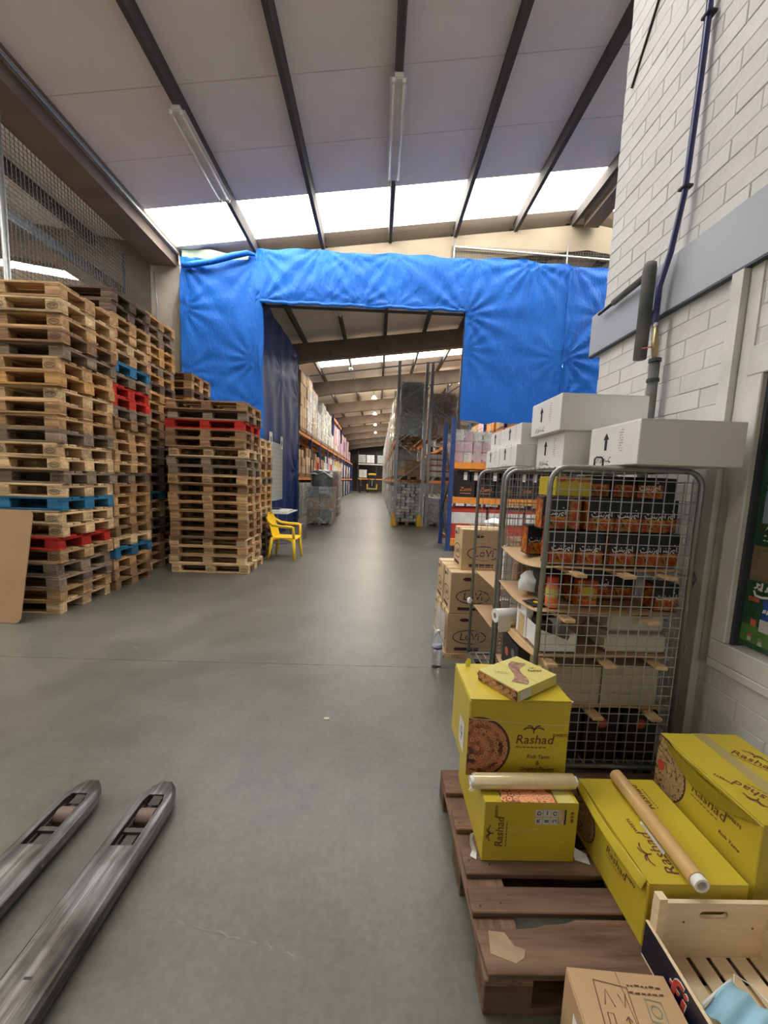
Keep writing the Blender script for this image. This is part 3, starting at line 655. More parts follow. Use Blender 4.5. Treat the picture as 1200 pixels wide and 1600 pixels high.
# cardboard sheet leaning on the first stack
mat('cardboard_brown', (0.40, 0.25, 0.125), 0.8, var=0.07, scale=4)
mb = MB(); pts = []
for (cx, cz, a0) in ((.47, .06, -90), (.50, 1.08, 0), (-.47, 1.08, 90), (-.47, .06, 180)):
    pts += [(cx + .06 * math.cos(R(a0 + 18 * k)), cz + .06 * math.sin(R(a0 + 18 * k))) for k in range(6)]
mb.prism(pts, -.004, .004, 'y')
single('cardboard_sheet', mb, 'cardboard_brown', 'plain brown cardboard sheet leaning on the nearest pallet stack', 'cardboard', (-4.06, 3.80, 0.004), (R(-9.5), 0, R(-3)))

# ================================================================ CHAIR, TABLE, BOARD
mat('chair_yellow', (0.92, 0.60, 0.015), 0.38, var=0.04)
ch = thing('plastic_chair', 'yellow plastic garden armchair standing beside the middle pallet stack', 'chair', (-1.735, 7.33, 0), (0, 0, R(-3)))
# local: faces +x ; seat 0.43 high
def slab(pts_fn, us, vs, th):
    mb = MB(); mb.grid(lambda u, v: pts_fn(u, v, 0), us, vs); n = len(mb.v); f = list(mb.f); mb.grid(lambda u, v: pts_fn(u, v, th), us, vs)
    nu, nv = len(us), len(vs)
    per = [i for i in range(nu)] + [j * nu + nu - 1 for j in range(1, nv)] + [(nv - 1) * nu + i for i in range(nu - 2, -1, -1)] + [j * nu for j in range(nv - 2, 0, -1)]
    mb.f += [(per[i], per[(i + 1) % len(per)], n + per[(i + 1) % len(per)], n + per[i]) for i in range(len(per))]
    return mb
part('seat', slab(lambda u, v, t: (u, v * (1 + .10 * u), .425 - .02 * math.cos(2.6 * v * 2) * (1 if abs(u) < .3 else .5) + .012 + t - .9 * max(0, u - .19) ** 2 * 6), frange(-.22, .25, 12), frange(-.22, .22, 12), -.012), 'chair_yellow', ch, smooth=True)
def backp(u, v, t):   # u width, v height 0..1
    w = .215 * (1 - .12 * v) * (math.sqrt(max(0.0, 1 - max(0, (v - .72) / .28) ** 2.2)) * .85 + .15)
    return (-.20 - .13 * v - .05 * math.cos(1.5 * u) + .04 + t, u * w, .41 + .47 * v)
part('backrest', slab(backp, frange(-1, 1, 14), frange(0, 1, 14), -.014), 'chair_yellow', ch, smooth=True)
for s in (-1, 1):
    part('armrest', MB().tube([(-.30, s * .175, .80), (-.25, s * .225, .72), (-.16, s * .262, .665), (0, s * .275, .645), (.18, s * .272, .64), (.235, s * .265, .62)], [.016, .022, .026, .027, .028, .020], 8), 'chair_yellow', ch, smooth=True)
    part('arm_post', MB().tube([(.22, s * .266, .64), (.225, s * .25, .53), (.225, s * .235, .42)], [.024, .024, .028], 8), 'chair_yellow', ch, smooth=True)
    part('leg', MB().tube([(.215, s * .225, .42), (.235, s * .24, .2), (.255, s * .25, 0)], [.036, .028, .02], 8), 'chair_yellow', ch, smooth=True)
    part('leg', MB().tube([(-.19, s * .20, .42), (-.225, s * .225, .2), (-.255, s * .245, 0)], [.036, .028, .02], 8), 'chair_yellow', ch, smooth=True)
    part('apron', slab(lambda u, v, t: (u, s * (.215 + t), .41 - v * (.10 * (u / .24) ** 2)), frange(-.2, .22, 10), frange(0, 1, 3), .012), 'chair_yellow', ch, smooth=True)
mat('logo_dark', (0.12, 0.10, 0.03), 0.8)
part('logo', MB().box(-.262, -.259, -.02, .02, .60, .66), 'logo_dark', ch)

mat('table_white', (0.62, 0.63, 0.60), 0.5); mat('paper', (0.78, 0.78, 0.74), 0.8)
tb = thing('side_table', 'small white table with papers against the shaded blue side curtain', 'table', (-2.30, 9.35, 0))
part('table_top', MB().box(-.27, .27, -.55, .55, .70, .73), 'table_white', tb, bevel=.004)
for sy in (-.45, .45):
    part('leg', MB().tube([(0, sy, .03), (0, sy, .70)], .02, 8), 'galv', tb)
    part('foot', MB().tube([(-.22, sy, .02), (.22, sy, .02)], .018, 8), 'galv', tb)
pf = thing('paper_tray', 'white tray of papers lying on the small table by the curtain', 'tray', (-2.28, 9.25, .731))
part('tray_base', MB().box(-.2, .2, -.3, .3, 0, .04), 'paper', pf, bevel=.006)
part('sheet', MB().box(-.17, .15, -.25, .2, .041, .046), 'paper', pf, rot=(0, 0, .1))
single('clipboard', MB().box(-.1, .1, -.14, .14, 0, .02), 'black_rubber', 'black clipboard lying at the wall end of the white paper tray', 'clipboard', (-2.40, 9.25, .79), (0, R(-6), 0))
mat('board_grey', (0.50, 0.53, 0.49), 0.5, var=.05, scale=9)
wb = thing('whiteboard', 'tall pale grey planning board hung on the shaded blue side curtain', 'board', (-2.60, 9.95, .95))
part('panel', MB().box(-.012, .012, -.62, .62, 0, 1.45), 'board_grey', wb)
mb = MB()
for k in range(12): mb.box(.0125, .0132, -.58, .58, .1 + k * .11, .104 + k * .11)
part('ruled_lines', mb, 'logo_dark', wb, kind='stuff')
for yy in (-.55, .50):
    s_ = part('corner_note', MB().box(.013, .02, yy - .12, yy + .12, 1.33, 1.66), 'paper', wb, rot=(0, 0, 0))
    part('drawing', MB().box(.0205, .021, yy - .05, yy + .05, 1.42, 1.55), 'logo_dark', s_)
single('step_stool', MB().tube([(-.16, -.15, .0), (-.16, -.12, .30), (-.1, -.10, .36), (.1, -.10, .36), (.16, -.12, .30), (.16, -.15, 0)], .012, 8).tube([(-.16, .15, .0), (-.16, .12, .30), (-.1, .10, .36), (.1, .10, .36), (.16, .12, .30), (.16, .15, 0)], .012, 8).tube([(0, -.1, .36), (0, .1, .36)], .012, 8).box(-.12, .12, -.1, .1, .355, .37), 'galv', 'low grey tubular stool behind the yellow chair', 'stool', (-2.0, 9.9, 0), smooth=True)

# ================================================================ PALLET JACK
m, nt, b, out = nmat('worn_steel')
tc = N(nt, 'ShaderNodeTexCoord'); mp = N(nt, 'ShaderNodeMapping'); mp.inputs['Scale'].default_value = (9, .55, 6); nt.links.new(tc.outputs['Object'], mp.inputs[0])
n1 = N(nt, 'ShaderNodeTexNoise'); n1.inputs['Scale'].default_value = 3; n1.inputs['Detail'].default_value = 7; n1.inputs['Roughness'].default_value = .7; nt.links.new(mp.outputs[0], n1.inputs['Vector'])
n2 = N(nt, 'ShaderNodeTexNoise'); n2.inputs['Scale'].default_value = 4; n2.inputs['Detail'].default_value = 4; nt.links.new(tc.outputs['Object'], n2.inputs['Vector'])
rp = ramp(nt, [(0.32, (0.06, 0.058, 0.054)), (0.5, (0.15, 0.145, 0.135)), (0.68, (0.38, 0.37, 0.355))]); nt.links.new(n1.outputs['Fac'], rp.inputs[0])
rp2 = ramp(nt, [(0.40, (0.5, 0.45, 0.42)), (0.6, (1.2, 1.2, 1.22))]); nt.links.new(n2.outputs['Fac'], rp2.inputs[0])
mx = N(nt, 'ShaderNodeMix', data_type='RGBA', blend_type='MULTIPLY'); mx.inputs[0].default_value = 1
nt.links.new(rp.outputs[0], mx.inputs[6]); nt.links.new(rp2.outputs[0], mx.inputs[7]); nt.links.new(mx.outputs[2], b.inputs['Base Color'])
b.inputs['Metallic'].default_value = .8; rr = N(nt, 'ShaderNodeMapRange'); rr.inputs['To Min'].default_value = .55; rr.inputs['To Max'].default_value = .28; nt.links.new(n1.outputs['Fac'], rr.inputs[0]); nt.links.new(rr.outputs[0], b.inputs['Roughness'])
mat('roller_brown', (0.17, 0.11, 0.085), 0.6, var=.2, scale=12); mat('jack_grime', (0.075, 0.066, 0.053), 0.8, var=.3, scale=15, bump=.3)
pj = thing('pallet_jack', 'worn steel pallet jack with two long forks lying on the floor', 'pallet jack', (-1.145, 0, 0))
def fork_outline(hw):
    pts = [(-hw, .5), (hw, .5), (hw, 1.60)]
    pts += [(hw * math.cos(R(a)) if a < 90 else hw * math.cos(R(a)), 1.60 + .11 * math.sin(R(a))) for a in (15, 35, 55, 75, 90, 105, 125, 145, 165)]
    return pts + [(-hw, 1.60)]
for s in (-1, 1):
    cx = s * .175; fk = part('fork', MB(), 'worn_steel', pj, (cx, 0, 0))
    hw = .085; hx = .044; y0, y1 = 1.385, 1.635; zt = .082; zs = .030
    # top plate as ring of quads round the roller slot, then extruded rim
    outer = [(-hw, .5), (hw, .5), (hw, y0), (hw, 1.52), (hw * .98, 1.62), (hw * .66, 1.69), (hw * .25, 1.725), (-hw * .25, 1.725), (-hw * .66, 1.69), (-hw * .98, 1.62), (-hw, 1.52), (-hw, y0)]
    inner = [(-hx, y0), (hx, y0), (hx, y0 + .1), (hx, 1.55), (hx, 1.60), (hx * .75, y1), (-hx * .75, y1), (-hx, 1.60), (-hx, 1.55), (-hx, y0 + .1)]
    mb = MB(); V = []
    def vadd(p, z): V.append((p[0], p[1], z)); return len(V) - 1
    bev = .012
    ot = [vadd((x * (1 - bev / hw), y - (bev if y > 1.65 else 0)), zt) for x, y in outer]; oe = [vadd(p, zt - bev) for p in outer]; ob = [vadd(p, zs) for p in outer]
    it = [vadd(p, zt) for p in inner]; ib = [vadd(p, zs) for p in inner]
    F = []
    n = len(outer)
    for i in range(n): j = (i + 1) % n; F += [(ot[i], oe[i], oe[j], ot[j]), (oe[i], ob[i], ob[j], oe[j])]
    k = len(inner)
    for i in range(k): j = (i + 1) % k; F.append((it[i], ib[i], ib[j], it[j]))
    # top faces between outer and inner
    F += [(ot[0], ot[1], ot[2], it[1], it[0], ot[11]), (ot[2], ot[3], it[3], it[2], it[1]), (ot[3], ot[4], it[4], it[3]), (ot[4], ot[5], it[5], it[4]), (ot[5], ot[6], ot[7], ot[8], it[6], it[5]), (ot[8], ot[9], it[7], it[6]), (ot[9], ot[10], it[8], it[7]), (ot[10], ot[11], it[0], it[9], it[8])]
    mb.add(V, F); fk.data = shade_auto(mb.mesh('fork', 'worn_steel'), 30)
    rl = part('roller', MB().lathe([(.03, -.037), (.036, -.033), (.036, .033), (.03, .037)], 24, (0, 0, 0), 'x'), 'roller_brown', fk, (0, 1.555, .040), smooth=False)
    shade_auto(rl.data, 40)
    part('axle', MB().tube([(-.05, 1.555, .04), (.05, 1.555, .04)], .008, 8), 'jack_grime', fk)
    part('roller_bracket', MB().box(-.042, -.036, 1.40, 1.60, .028, .060).box(.036, .042, 1.40, 1.60, .028, .060).box(-.04, .04, 1.455, 1.475, .045, .070), 'jack_grime', fk)
    part('push_rod', MB().box(-.022, .022, 1.30, 1.455, .030, .058).tube([(-.04, 1.40, .05), (.04, 1.40, .05)], .014, 8), 'jack_grime', fk)
    part('guide_flap', MB().add([(-.02, 1.595, .066), (.025, 1.60, .060), (.03, 1.632, .076), (-.01, 1.632, .078)], [(0, 1, 2, 3)]), 'jack_grime', fk)
    if s > 0: part('bolt_slot', MB().box(-.012, .012, .972, .979, .0822, .0826), 'black_rubber', fk)
    else: part('bolt', MB().lathe([(.006, 0), (.006, .003)], 8, (hw + .0005, 1.33, .05), 'x'), 'galv', fk)
part('cross_head', MB().box(-.26, .26, .36, .5, .03, .26), 'worn_steel', pj, bevel=.01)
part('pump', MB().lathe([(.06, .1), (.06, .34), (.035, .38), (.035, .48)], 14, (0, .27, 0)), 'dark_steel', pj, smooth=True)
for s in (-1, 1): part('steer_wheel', MB().lathe([(.08, -.025), (.09, -.02), (.09, .02), (.08, .025)], 20, (s * .06, .27, .09), 'x'), 'black_rubber', pj)
part('handle', MB().tube([(0, .25, .42), (0, .10, 1.05), (0, .09, 1.10)], .018, 8).tube([(0, .09, 1.10), (-.12, .08, 1.13), (-.12, .05, 1.25), (.12, .05, 1.25), (.12, .08, 1.13), (0, .09, 1.10)], .014, 8), 'dark_steel', pj, smooth=True)
# small debris on the floor
mat('debris', (0.50, 0.44, 0.30), 0.9)
rnd = random.Random(9)
for k, (x, y) in enumerate(((-.28, 2.35), (-.62, 4.2), (-.43, 4.1), (-2.1, 3.3), (.3, 5.6), (-1.05, 1.27))):
    r0 = .012 if k else .022
    mb = MB(); mb.prism([(r0 * rnd.uniform(.6, 1.3) * math.cos(a), r0 * rnd.uniform(.4, .8) * math.sin(a)) for a in [i * math.pi / 4 for i in range(8)]], 0, .004)
    wh = ['beside the middle of the aisle', 'right of the yellow chair, nearer', 'in the aisle towards the opening', 'in front of the middle pallet stack', 'near the blue rack', 'between the two jack forks'][k]
    single('paper_scrap', mb, 'debris', 'tiny pale scrap lying on the floor ' + wh, 'scrap', (x, y, .0005), group='scraps on the floor')
# ================================================================ BOX MATERIALS AND ART
mat('carton', (0.52, 0.34, 0.18), 0.75, var=0.06, scale=3, bump=.08, bscale=15)
mat('carton_light', (0.62, 0.44, 0.25), 0.75, var=0.06, scale=3)
mat('carton_dark', (0.33, 0.20, 0.11), 0.8, var=0.1, scale=3)
mat('carton_beige', (0.50, 0.41, 0.29), 0.8, var=0.06, scale=3)
mat('carton_white', (0.80, 0.79, 0.76), 0.7, var=0.03, scale=2, bump=.06, bscale=10)
mat('print_black', (0.03, 0.03, 0.04), 0.8); mat('print_brown', (0.14, 0.05, 0.03), 0.8); mat('print_purple', (0.08, 0.03, 0.04), 0.8)
mat('print_white', (0.85, 0.84, 0.80), 0.7); mat('print_red', (0.55, 0.06, 0.04), 0.7); mat('print_navy', (0.02, 0.022, 0.05), 0.6); mat('print_orange', (0.8, 0.25, 0.08), 0.7)
mat('yellow_card', (0.57, 0.44, 0.034), 0.40, var=0.14, scale=3.0, bump=.10, bscale=9, coat=.15)
mat('yellow_pale', (0.62, 0.54, 0.17), 0.5, var=0.08, scale=4)
mat('black_card', (0.018, 0.018, 0.018), 0.5, var=.1)
mat('tape', (0.42, 0.33, 0.12), 0.25, var=.05, coat=.3)
# printed cookie picture: rings of biscuits
def picture(name, cols, scale, rough=.5, dist='EUCLIDEAN', ringy=False):
    m, nt, b, out = nmat(name)
    tc = N(nt, 'ShaderNodeTexCoord'); v = N(nt, 'ShaderNodeTexVoronoi'); v.inputs['Scale'].default_value = scale
    nt.links.new(tc.outputs['Object'], v.inputs['Vector'])
    rp = ramp(nt, cols); nt.links.new(v.outputs['Distance'], rp.inputs[0])
    src = rp.outputs[0]
    if ringy:
        nz = N(nt, 'ShaderNodeTexNoise'); nz.inputs['Scale'].default_value = scale * .35; nt.links.new(tc.outputs['Object'], nz.inputs['Vector'])
        r2 = ramp(nt, [(.4, (.55, .45, .4)), (.6, (1.1, 1.05, 1))]); nt.links.new(nz.outputs['Fac'], r2.inputs[0])
        mx = N(nt, 'ShaderNodeMix', data_type='RGBA', blend_type='MULTIPLY'); mx.inputs[0].default_value = 1
        nt.links.new(src, mx.inputs[6]); nt.links.new(r2.outputs[0], mx.inputs[7]); src = mx.outputs[2]
    nt.links.new(src, b.inputs['Base Color']); b.inputs['Roughness'].default_value = rough
    return m
picture('pic_cookie', [(0.0, (.22, .03, .012)), (.18, (.50, .14, .05)), (.42, (.55, .22, .09)), (.62, (.40, .16, .07)), (.85, (.10, .03, .015))], 48, ringy=True)
picture('pic_cookie_bright', [(0.0, (.35, .06, .02)), (.2, (.80, .25, .09)), (.45, (.82, .38, .18)), (.7, (.35, .09, .03))], 52)
picture('pic_rings', [(0.0, (.30, .17, .06)), (.35, (.46, .33, .16)), (.55, (.30, .17, .07)), (.8, (.06, .025, .012))], 60)
picture('pic_spice', [(0.0, (.85, .40, .04)), (.25, (.62, .07, .015)), (.5, (.60, .13, .02)), (.62, (.80, .42, .07)), (.85, (.10, .01, .005))], 30, ringy=True)
picture('pic_food', [(0.0, (.55, .25, .05)), (.4, (.7, .5, .25)), (.8, (.45, .35, .2))], 28)

def box_thing(name, label, cat, loc, dims, m, rotz=0.0, group=None, bevel=.003, tape=None, tapeax='y'):
    """a carton: base centre at loc, separate body and top flaps"""
    w, d, h = dims
    o = thing(name, label, cat, loc, (0, 0, rotz), group)
    part('body', MB().box(-w / 2, w / 2, -d / 2, d / 2, 0, h - .004), m, o, bevel=bevel)
    if tapeax == 'y':
        part('flap', MB().box(-w / 2 + .002, -.001, -d / 2 + .001, d / 2 - .001, h - .0045, h), m, o); part('flap', MB().box(.001, w / 2 - .002, -d / 2 + .001, d / 2 - .001, h - .0045, h), m, o)
        if tape: part('tape', MB().box(-.025, .025, -d / 2 - .001, d / 2 + .001, h, h + .0008).box(-.025, .025, -d / 2 - .0012, -d / 2 - .0002, h - .06, h), tape, o)
    else:
        part('flap', MB().box(-w / 2 + .001, w / 2 - .001, -d / 2 + .002, -.001, h - .0045, h), m, o); part('flap', MB().box(-w / 2 + .001, w / 2 - .001, .001, d / 2 - .002, h - .0045, h), m, o)
        if tape: part('tape', MB().box(-w / 2 - .001, w / 2 + .001, -.025, .025, h, h + .0008).box(-w / 2 - .0012, -w / 2 - .0002, -.025, .025, h - .06, h), tape, o)
    return o
ARROW = [[(0, -.032), (0, .03)], [(-.001, .032), (.001, .032)]]
def arrow_mesh(h, m): return cached(('arr', h, m), lambda: MB().prism([(-.11 * h, -.5 * h), (.11 * h, -.5 * h), (.11 * h, .12 * h), (.27 * h, .12 * h), (0, .5 * h), (-.27 * h, .12 * h), (-.11 * h, .12 * h)], 0, .0006).mesh('arrow', m))
# joined script drawn with pen strokes (reads right to left)
SCRIPT_MADE = [arc(.052, 0, .012, .012, 60, 300, 8) + [(.03, -.006), (.012, -.006)], [(.012, -.006), (.008, .012), (.004, -.006), (-.012, -.006)], arc(-.02, -.002, .007, .007, 0, 360, 8), [(-.02, -.009), (-.034, -.014)], [(-.045, .016), (-.045, -.004), (-.055, -.010)], [(-.062, .012), (-.062, -.006), (-.072, -.012)], [(.0, .02)], [(-.02, .012)], [(-.055, .006)]]
SCRIPT_SPICE = [[(.058, .024), (.060, -.008)], arc(.042, -.002, .008, .008, 0, 300, 8) + [(.036, -.016)], [(.026, .004), (.022, -.012), (.014, -.02)], [(.012, .002), (.006, -.010), (-.004, -.006), (-.006, .004)], [(-.006, -.006), (-.018, -.006), (-.02, .004)], [(-.02, -.006), (-.040, -.012), (-.060, -.010), (-.066, .006)], [(-.045, .012)], [(-.052, .014)], [(.018, .014)], [(-.01, .014)], [(.05, .034), (.04, .036)]]
CHIN = [[(.01 * (k % 3) - .012, .004 + .012 * i - .05), (.006 + .01 * (k % 3) - .012, .004 + .012 * i - .05)] for i in range(9) for k in range(3) if (i * 3 + k) % 4]

# ================================================================ ROLL CAGES
def hoop(y, w, h, r=.013, z0=.15, rad=.075, x0=0):
    pts = [(x0, y, z0)] + [(x0, y, h - rad)] + [(x0 + rad - rad * math.cos(R(a)), y, h - rad + rad * math.sin(R(a))) for a in (18, 36, 54, 72)] + [(x0 + rad, y, h), (x0 + w - rad, y, h)]
    pts += [(x0 + w - rad + rad * math.sin(R(a)), y, h - rad + rad * math.cos(R(a))) for a in (18, 36, 54, 72)] + [(x0 + w, y, h - rad), (x0 + w, y, z0)]
    return MB().tube(pts, r, 8)
def wgrid(axis, c, a0, a1, z0, z1, st=.0505, r=.0036):
    mb = MB(); a = a0 + st * .6
    P = (lambda a, z: (a, c, z)) if axis == 'y' else (lambda a, z: (c, a, z))
    while a < a1: mb.bar(P(a, z0), P(a, z1), r, r, (0, 1, 0) if axis == 'y' else (1, 0, 0)); a += st
    z = z0 + st * .5
    while z < z1: mb.bar(P(a0, z), P(a1, z), r, r); z += st
    return mb
def cage(loc, w, d, h, label, near=True, right=True, topgrid=True):
    o = thing('roll_cage', label, 'roll cage', loc, group='galvanised roll cages along the right wall')
    for y in (0, d): part('hoop', hoop(y, w, h), 'galv', o, smooth=True)
    if near: part('wire_panel', wgrid('y', 0, .01, w - .01, .16, h - .01), 'wire', o, kind='stuff')
    part('wire_panel', wgrid('y', d, .01, w - .01, .16, h - .01), 'wire', o, kind='stuff')
    if right: part('wire_panel', wgrid('x', w, .02, d - .02, .16, h - .04), 'wire', o, kind='stuff')
    if topgrid:
        mb = MB(); x = .08
        while x < w - .05: mb.bar((x, 0, h), (x, d, h), .0048, .0048); x += .0505
        y = .05
        while y < d: mb.bar((.06, y, h + .004), (w - .06, y, h + .004), .0048, .0048); y += .06
        part('top_grid', mb, 'wire', o, kind='stuff')
        part('top_rail', MB().tube([(.075, 0, h), (.075, d, h)], .009, 8), 'galv', o, smooth=True)
        part('top_rail', MB().tube([(w - .075, 0, h), (w - .075, d, h)], .009, 8), 'galv', o, smooth=True)
    mb = MB()
    mb.tube([(0, 0, .15), (w, 0, .15)], .014, 8); mb.tube([(0, d, .15), (w, d, .15)], .014, 8); mb.tube([(0, 0, .15), (0, d, .15)], .014, 8); mb.tube([(w, 0, .15), (w, d, .15)], .014, 8)
    part('base_frame', mb, 'galv', o, smooth=True)
    mb = MB(); x = .06
    while x < w: mb.bar((x, 0, .155), (x, d, .155), .006, .006); x += .06
    y = .08
    while y < d: mb.bar((0, y, .161), (w, y, .161), .006, .006); y += .1
    part('base_grid', mb, 'wire', o, kind='stuff')
    for x in (.06, w - .06):
        for y in (.07, d - .07):
            c = part('caster', MB().box(x - .022, x - .018, y - .03, y + .03, .05, .14).box(x + .018, x + .022, y - .03, y + .03, .05, .14).box(x - .03, x + .03, y - .03, y + .03, .132, .14), 'galv', o)
            part('wheel', MB().lathe([(.045, -.015), (.052, -.01), (.052, .01), (.045, .015)], 16, (x, y, .052), 'x'), 'black_rubber', c)
    part('latch', MB().tube([(w + .008, -.004, 1.18 if h > 1 else .5), (w + .02, -.012, 1.14), (w + .008, -.004, 1.10)], .005, 6), 'dark_steel', o)
    part('latch', MB().tube([(w + .006, -.004, .84), (w + .018, -.012, .80), (w + .006, -.004, .74)], .005, 6), 'galv', o)
    return o
CX, CY, CW, CD, CH = .805, 1.785, .715, .62, 1.65
cage((CX, CY, 0), CW, CD, CH, 'nearest roll cage, holding black spice boxes behind its mesh')
cage((CX, 2.455, 0), .70, .60, CH + .015, 'second roll cage, half hidden behind the one with spice boxes')
lb = thing('bag_hook', 'small dark handle standing on the top rail of the nearest cage', 'handle', (1.03, 1.80, CH + .012)); part('loop', MB().tube([(-.02, 0, 0), (-.02, 0, .03), (-.012, 0, .04), (.012, 0, .04), (.02, 0, .03), (.02, 0, 0)], .0045, 6), 'dark_steel', lb, smooth=True)

SHZ = [1.165, .945, .722, .455]
mat('batten_wood', (0.70, 0.48, 0.26), 0.8, var=.15, scale=12)
names = ['top', 'second', 'third', 'lowest']
for k, z in enumerate(SHZ):
    nx = 14
    def sh(u, v, t, k=k, z=z): return (u, v, z + .006 - .035 * math.exp(-((u - CX) / .08) ** 2) * math.sin(math.pi * (v - CY) / CD) + .004 * math.sin(9 * u + k) + t)
    single('cardboard_shelf', slab(sh, frange(CX + .004 - (.012 if k < 3 else 0), CX + CW - .02, nx), frange(CY + .015, CY + CD - .015, 10), -.004), 'carton', 'bent brown cardboard sheet laid as the %s shelf in the nearest cage' % names[k], 'shelf', smooth=True, group='cardboard shelves in the nearest cage')
    xs = {0: (.965, 1.20, 1.40), 1: (.93, 1.34), 2: (.865, 1.155, 1.405), 3: (1.115, 1.41)}[k]
    for i, x in enumerate(xs):
        wh = ['left', 'middle', 'right'][i] if len(xs) == 3 else ['left', 'right'][i]
        single('wooden_batten', MB().box(-.028, .028, -.05, CD + .02, -.018, 0), 'batten_wood', '%s pale wooden batten under the %s cardboard shelf, end poking through the mesh' % (wh, names[k]), 'batten', (x, CY, z - .008), (0, R([2, -3, 4][i]), R([3, -2, -4][i])), bevel=.003, group='battens under the cage shelves')

# spice boxes: black carton, picture band below, orange side, pale script
def spice_box(loc, label, rotz=0.0, side=True, word=True, h=.165, w=.132, d=.085):
    o = thing('spice_box', label, 'box', loc, (0, 0, rotz), 'black spice boxes in the nearest cage')
    link('body', cached(('sb', w, d, h), lambda: MB().box(-w / 2, w / 2, -d / 2, d / 2, 0, h).mesh('body', 'black_card', bevel=.003)), o)
    link('picture', cached(('sbp', w), lambda: MB().box(-w / 2 + .004, w / 2 - .004, 0, .0008, 0, .062).mesh('picture', 'pic_spice')), o, (0, -d / 2 - .001, .006))
    if side: link('side_picture', cached(('sbs', d, h), lambda: MB().box(0, .0008, -d / 2 + .004, d / 2 - .004, .008, h - .008).mesh('side_picture', 'pic_spice')), o, (-w / 2 - .001, 0, 0))
    if word: onface(o, stroke_mesh([[(x * .8, y * .8) for x, y in st] for st in SCRIPT_SPICE], .0048, 'print_white', key='spice'), 'front', 0, .0, (w, d, h), off=.002)
    return o
row = [(.915, 'first'), (1.055, 'second'), (1.215, 'third'), (1.355, 'fourth'), (1.452, 'fifth')]
for i, (x, nm) in enumerate(row): spice_box((x, CY + .10 + (.02 if i == 4 else 0), SHZ[0] + .013), 'black spice box with orange picture, %s from left on the top shelf' % nm)
row2 = [(.89, 'first'), (1.105, 'second'), (1.235, 'third'), (1.37, 'fourth'), (1.455, 'fifth')]
for i, (x, nm) in enumerate(row2): spice_box((x, CY + .115 + (.05 if i == 4 else 0) + .03 * (i == 0), SHZ[0] + .18), 'black spice box with orange picture, %s from left in upper layer' % nm)
spice_box((1.005, CY + .17, SHZ[0] + .18), 'black spice box turned sideways, orange side showing, in the upper layer', rotz=R(62))
spice_box((.905, CY + .36, SHZ[0] + .012), 'single black spice box standing near the back post of the top shelf', w=.12)
# back layers of dark boxes that fill the top of the cage
k = 0
for x in (1.03, 1.19, 1.35, 1.46):
    for z, nm in ((SHZ[0] + .013, 'lower'), (SHZ[0] + .18, 'upper')):
        spice_box((x - (.01 if x > 1.4 else 0), CY + .36, z), 'dark spice box in the back row, %s layer, %s from left' % (nm, ['first', 'second', 'third', 'fourth'][k // 2]), side=False, word=False); k += 1
for i, x in enumerate((1.14, 1.29, 1.43)):
    spice_box((x, CY + .24, SHZ[0] + .347), 'black spice box lying on the upper layer under the cage top, %s from left' % ['first', 'second', 'third'][i], side=(i == 2), word=False, h=.11)
spice_box((1.39, CY + .115, SHZ[0] + .347), 'red-brown spice box on the upper layer near the right cage post', rotz=R(-70), h=.105)
yb = box_thing('yellow_carton', 'olive yellow carton on the upper layer at the cage top left', 'box', (.985, CY + .24, SHZ[0] + .347), (.18, .2, .10), 'yellow_card')
onface(yb, MB().box(-.085, .085, -.012, .012, 0, .0006).mesh('band', 'pic_spice'), 'front', 0, .035, (.18, .2, .10), name='picture_band')

# second shelf
spice_box((1.455, CY + .09, SHZ[1] + .013), 'black spice box alone at the right end of the second shelf', w=.12, h=.14)
spice_box((1.10, CY + .20, SHZ[1] + .013), 'large orange-fronted box in the middle of the second shelf', w=.15, h=.19, word=False)
o = box_thing('snack_box', 'red and orange box with yellow centre on the second shelf', 'box', (1.085, CY + .12, SHZ[1] + .013), (.10, .05, .135), 'pic_spice')
onface(o, MB().box(-.032, .032, -.022, .022, 0, .0008).mesh('patch', 'yellow_card'), 'front', 0, .01, (.10, .05, .135), name='patch')
for i, x in enumerate((.955, 1.22, 1.34)): spice_box((x, CY + .27, SHZ[1] + .013), 'dark spice box in the shade at the back of the second shelf, %s from left' % ['first', 'second', 'third'][i], word=(i == 1), side=False)
jar = thing('spice_jar', 'tall orange spice jar with yellow label on the second shelf', 'jar', (.895, CY + .08, SHZ[1] + .012))
part('glass', MB().lathe([(.026, 0), (.030, .006), (.030, .10), (.024, .115), (.024, .12)], 18), 'print_orange', jar, smooth=True)
part('cap', MB().lathe([(.027, .119), (.027, .15), (.024, .153)], 18), 'print_red', jar); part('label', MB().lathe([(.0305, .055), (.0308, .056), (.0308, .095), (.0305, .096)], 18), 'yellow_pale', jar)
mat('plastic_white', (0.75, 0.76, 0.76), 0.35, var=.05)
def crumple(name, label, cat, loc, sc, seed, m, sub=3, amp=.35, **kw):
    bm = bmesh.new(); bmesh.ops.create_icosphere(bm, subdivisions=sub, radius=1)
    for v in bm.verts:
        q = v.co * 1.7 + Vector((seed, seed * 2, 0)); k = 1 + amp * noise.noise(q) + amp * .5 * noise.noise(q * 2.6)
        v.co = Vector((v.co.x * sc[0], v.co.y * sc[1], max(-.55, v.co.z) * sc[2])) * k
    zmin = min(v.co.z for v in bm.verts)
    for v in bm.verts: v.co.z -= zmin
    me = bpy.data.meshes.new(name); bm.to_mesh(me); bm.free(); me.materials.append(MATS[m])
    for p in me.polygons: p.use_smooth = True
    return link(name, me, None, loc, label=label, cat=cat, **kw)
crumple('plastic_bag', 'crumpled white plastic bag at the open side of the second shelf', 'bag', (.90, CY + .34, SHZ[1] + .012), (.07, .09, .07), 3.1, 'plastic_white')
o = box_thing('spice_pouch', 'dark and orange pouch behind the white plastic bag', 'box', (.935, CY + .20, SHZ[1] + .012), (.10, .05, .15), 'black_card', R(20))
